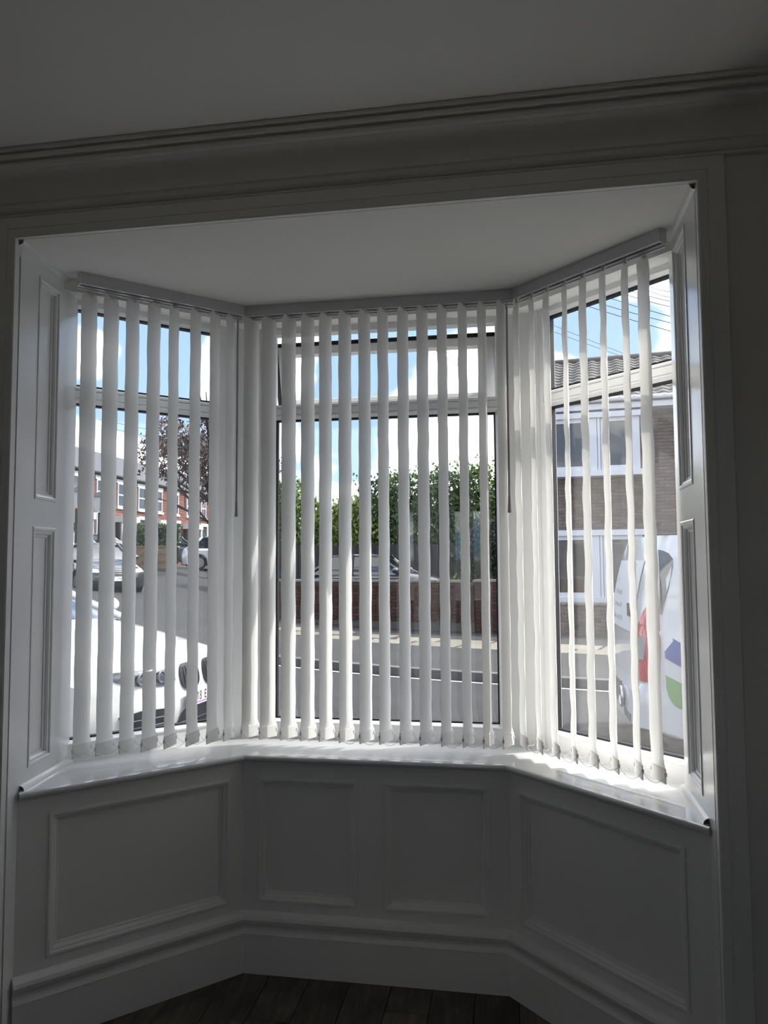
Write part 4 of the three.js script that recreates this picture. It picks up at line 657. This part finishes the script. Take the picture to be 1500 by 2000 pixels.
// --- brick house opposite
{
  const P = [1.0, -15.05], Q = [9.0, -14.05], Lh = 8.06, yb = -0.05, E = 4.78;
  const t = thing('brick_house', 'two-storey brick house with white window panels and tiled roof', 'house', [P[0], yb, P[1]], turnOf(P, Q));
  const W = [[0.42, 2.32, 3.44, 4.66], [0.42, 2.32, 0.72, 2.12], [4.2, 6.1, 3.44, 4.66], [4.2, 6.1, 0.72, 2.12]];
  part('wall', box(0, Lh, -0.3, E, -6, -0.012), mortar, t);
  bricks(t, Lh, 0, E, 0, greyBrick, { holes: W, cap: 300, pref: (s) => Math.abs(s[0] - 1.8) * 1.0 - s[1] * 0.12 });
  const ob = S(lin(0.56, 0.576, 0.624), 0.5);
  W.forEach(([x0, x1, v0, v1]) => {
    const b = new THREE.Group(); b.name = 'oriel_window'; t.add(b);
    const d = 0.34, m = (a) => x0 + (x1 - x0) * a;
    part('sill_board', box(x0 - 0.06, x1 + 0.08, v0 - 0.10, v0 + 0.02, -0.02, d + 0.07), ob, b); part('head_board', box(x0 - 0.06, x1 + 0.08, v1 - 0.06, v1 + 0.06, -0.02, d + 0.07), ob, b);
    part('casement', [holed(rect(x0, m(0.42), v0 + 0.02, v1 - 0.06), [[x0 + 0.09, m(0.42) - 0.05, v0 + 0.12, v1 - 0.15]], 0.06, d - 0.06)], ob, b); part('pane', box(x0 + 0.07, m(0.42) - 0.03, v0 + 0.1, v1 - 0.13, d - 0.05, d - 0.03), glassDark, b);
    part('infill_panel', rbox(m(0.42), m(0.54), v0 + 0.02, v1 - 0.06, d - 0.05, d + 0.02, 0.005), ob, b); part('mullion', rbox(m(0.545), m(0.575), v0 + 0.02, v1 - 0.06, d - 0.06, d + 0.03, 0.005), ob, b);
    part('casement', holed(rect(m(0.58), x1, v0 + 0.02, v1 - 0.06), [[m(0.58) + 0.12, x1 - 0.28, v0 + 0.12, v1 - 0.15]], 0.06, d - 0.06), ob, b); part('pane', box(m(0.58) + 0.1, x1 - 0.26, v0 + 0.1, v1 - 0.13, d - 0.05, d - 0.03), glassDark, b);
    part('side_cheek', [box(x0, x0 + 0.05, v0, v1, -0.02, d - 0.06), box(x1 - 0.05, x1, v0, v1, -0.02, d - 0.06)].slice(0, 1), ob, b); part('side_cheek', box(x1 - 0.05, x1, v0, v1, -0.02, d - 0.06), ob, b);
  });
  part('fascia', box(-0.25, Lh + 0.2, E, E + 0.17, -0.05, 0.36), ob, t); part('gutter', bar([-0.25, E + 0.2, 0.40], [Lh + 0.2, E + 0.2, 0.40], 0.055), ob, t);
  const a = Math.atan2(1.72, 3.3), rs = Math.hypot(1.72, 3.3);
  const rp = new THREE.Group(); rp.name = 'roof'; t.add(rp); rp.position.set(-0.25, E + 0.17, 0.42); rp.rotation.x = a;   // local -z climbs the slope
  part('roof_deck', box(0, Lh + 0.45, -0.05, 0, -rs, 0), mortarDark, rp);
  const tw = 0.30, tl = 0.26, tg = gridGeo((u, v) => [(u - 0.5) * tw, 0.02 + 0.022 * Math.sin(u * 2 * Math.PI) + 0.022 * (1 - v), -v * (tl + 0.05)], 8, 1);
  const lip = gridGeo((u, v) => [(u - 0.5) * tw, -0.006 + v * (0.048 + 0.022 * Math.sin(u * 2 * Math.PI)), 0], 8, 1); const tile = mergeG([tg, lip]);
  const tm = [S(lin(0.072, 0.066, 0.063), 0.8), S(lin(0.088, 0.08, 0.074), 0.8), S(lin(0.061, 0.058, 0.055), 0.8)];
  for (let r = 0; r < Math.floor(rs / tl); r++) for (let c = 0; c < 20; c++) { const m = part('roof_tile', tile, tm[(r * 7 + c * 5 + ((r * c) >> 2)) % 3], rp); m.position.set(0.15 + c * tw, 0.0, -r * tl); }
  const more = []; for (let r = 0; r < Math.floor(rs / tl); r++) for (let c = 20; c < 28; c++) { const g = tile.clone(); g.translate(0.15 + c * tw, 0, -r * tl); more.push(g); } const ms = part('roof_tile_field', more, tm[0], rp); ms.userData.kind = 'stuff';
  part('ridge', bar([0, 0.02, -rs], [Lh + 0.4, 0.02, -rs], 0.09), tm[1], rp);
}
// --- overhead wires
const wireMat = S(lin(0.017, 0.017, 0.019), 0.6);
const wires = [[[0.31, 9.56, -21.4], [6.07, 7.33, -22.98]], [[0.51, 9.2, -21.37], [5.51, 7.56, -23.07]], [[1.63, 8.24, -17.11], [4.53, 5.31, -12.21]], [[1.96, 8.24, -17.07], [4.41, 5.54, -12.22]], [[2.41, 8.29, -17.01], [4.23, 5.71, -12.24]], [[3.14, 8.16, -16.91], [3.96, 6.03, -12.28]], [[3.18, 8.27, -16.9], [3.95, 6.14, -12.28]], [[3.95, 8.06, -16.76], [3.66, 6.33, -12.33]], [[3.95, 8.17, -16.76], [3.67, 6.44, -12.33]], [[-1.6, 7.62, -18.58], [-0.05, 7.56, -23.08]], [[-1.6, 7.46, -18.58], [-0.05, 7.37, -23.08]], [[-14.02, 6.66, -22.76], [-14.04, 7.05, -27.74]], [[-14.02, 6.43, -22.76], [-14.03, 6.73, -27.74]]];
const wl = ['upper of the two long wires above the brick house ridge', 'lower of the two long wires above the brick house ridge', 'lowest of the fanning wires in the right window', 'second lowest of the fanning wires in the right window', 'third lowest of the fanning wires in the right window', 'fourth lowest of the fanning wires in the right window', 'fifth lowest of the fanning wires in the right window', 'second highest of the fanning wires in the right window', 'highest of the fanning wires in the right window', 'upper overhead wire in the vent of the middle window', 'lower overhead wire in the vent of the middle window', 'upper overhead wire in the left window', 'lower overhead wire in the left window'];
wires.forEach(([a, b], i) => { const m = a.map((v, k) => (v + b[k]) / 2); m[1] -= 0.03; solo('overhead_wire', tube([a, m, b], 0.008, 24, 5), wireMat, wl[i], 'wire', 'overhead telephone wires'); });

renderer.render(scene, camera);
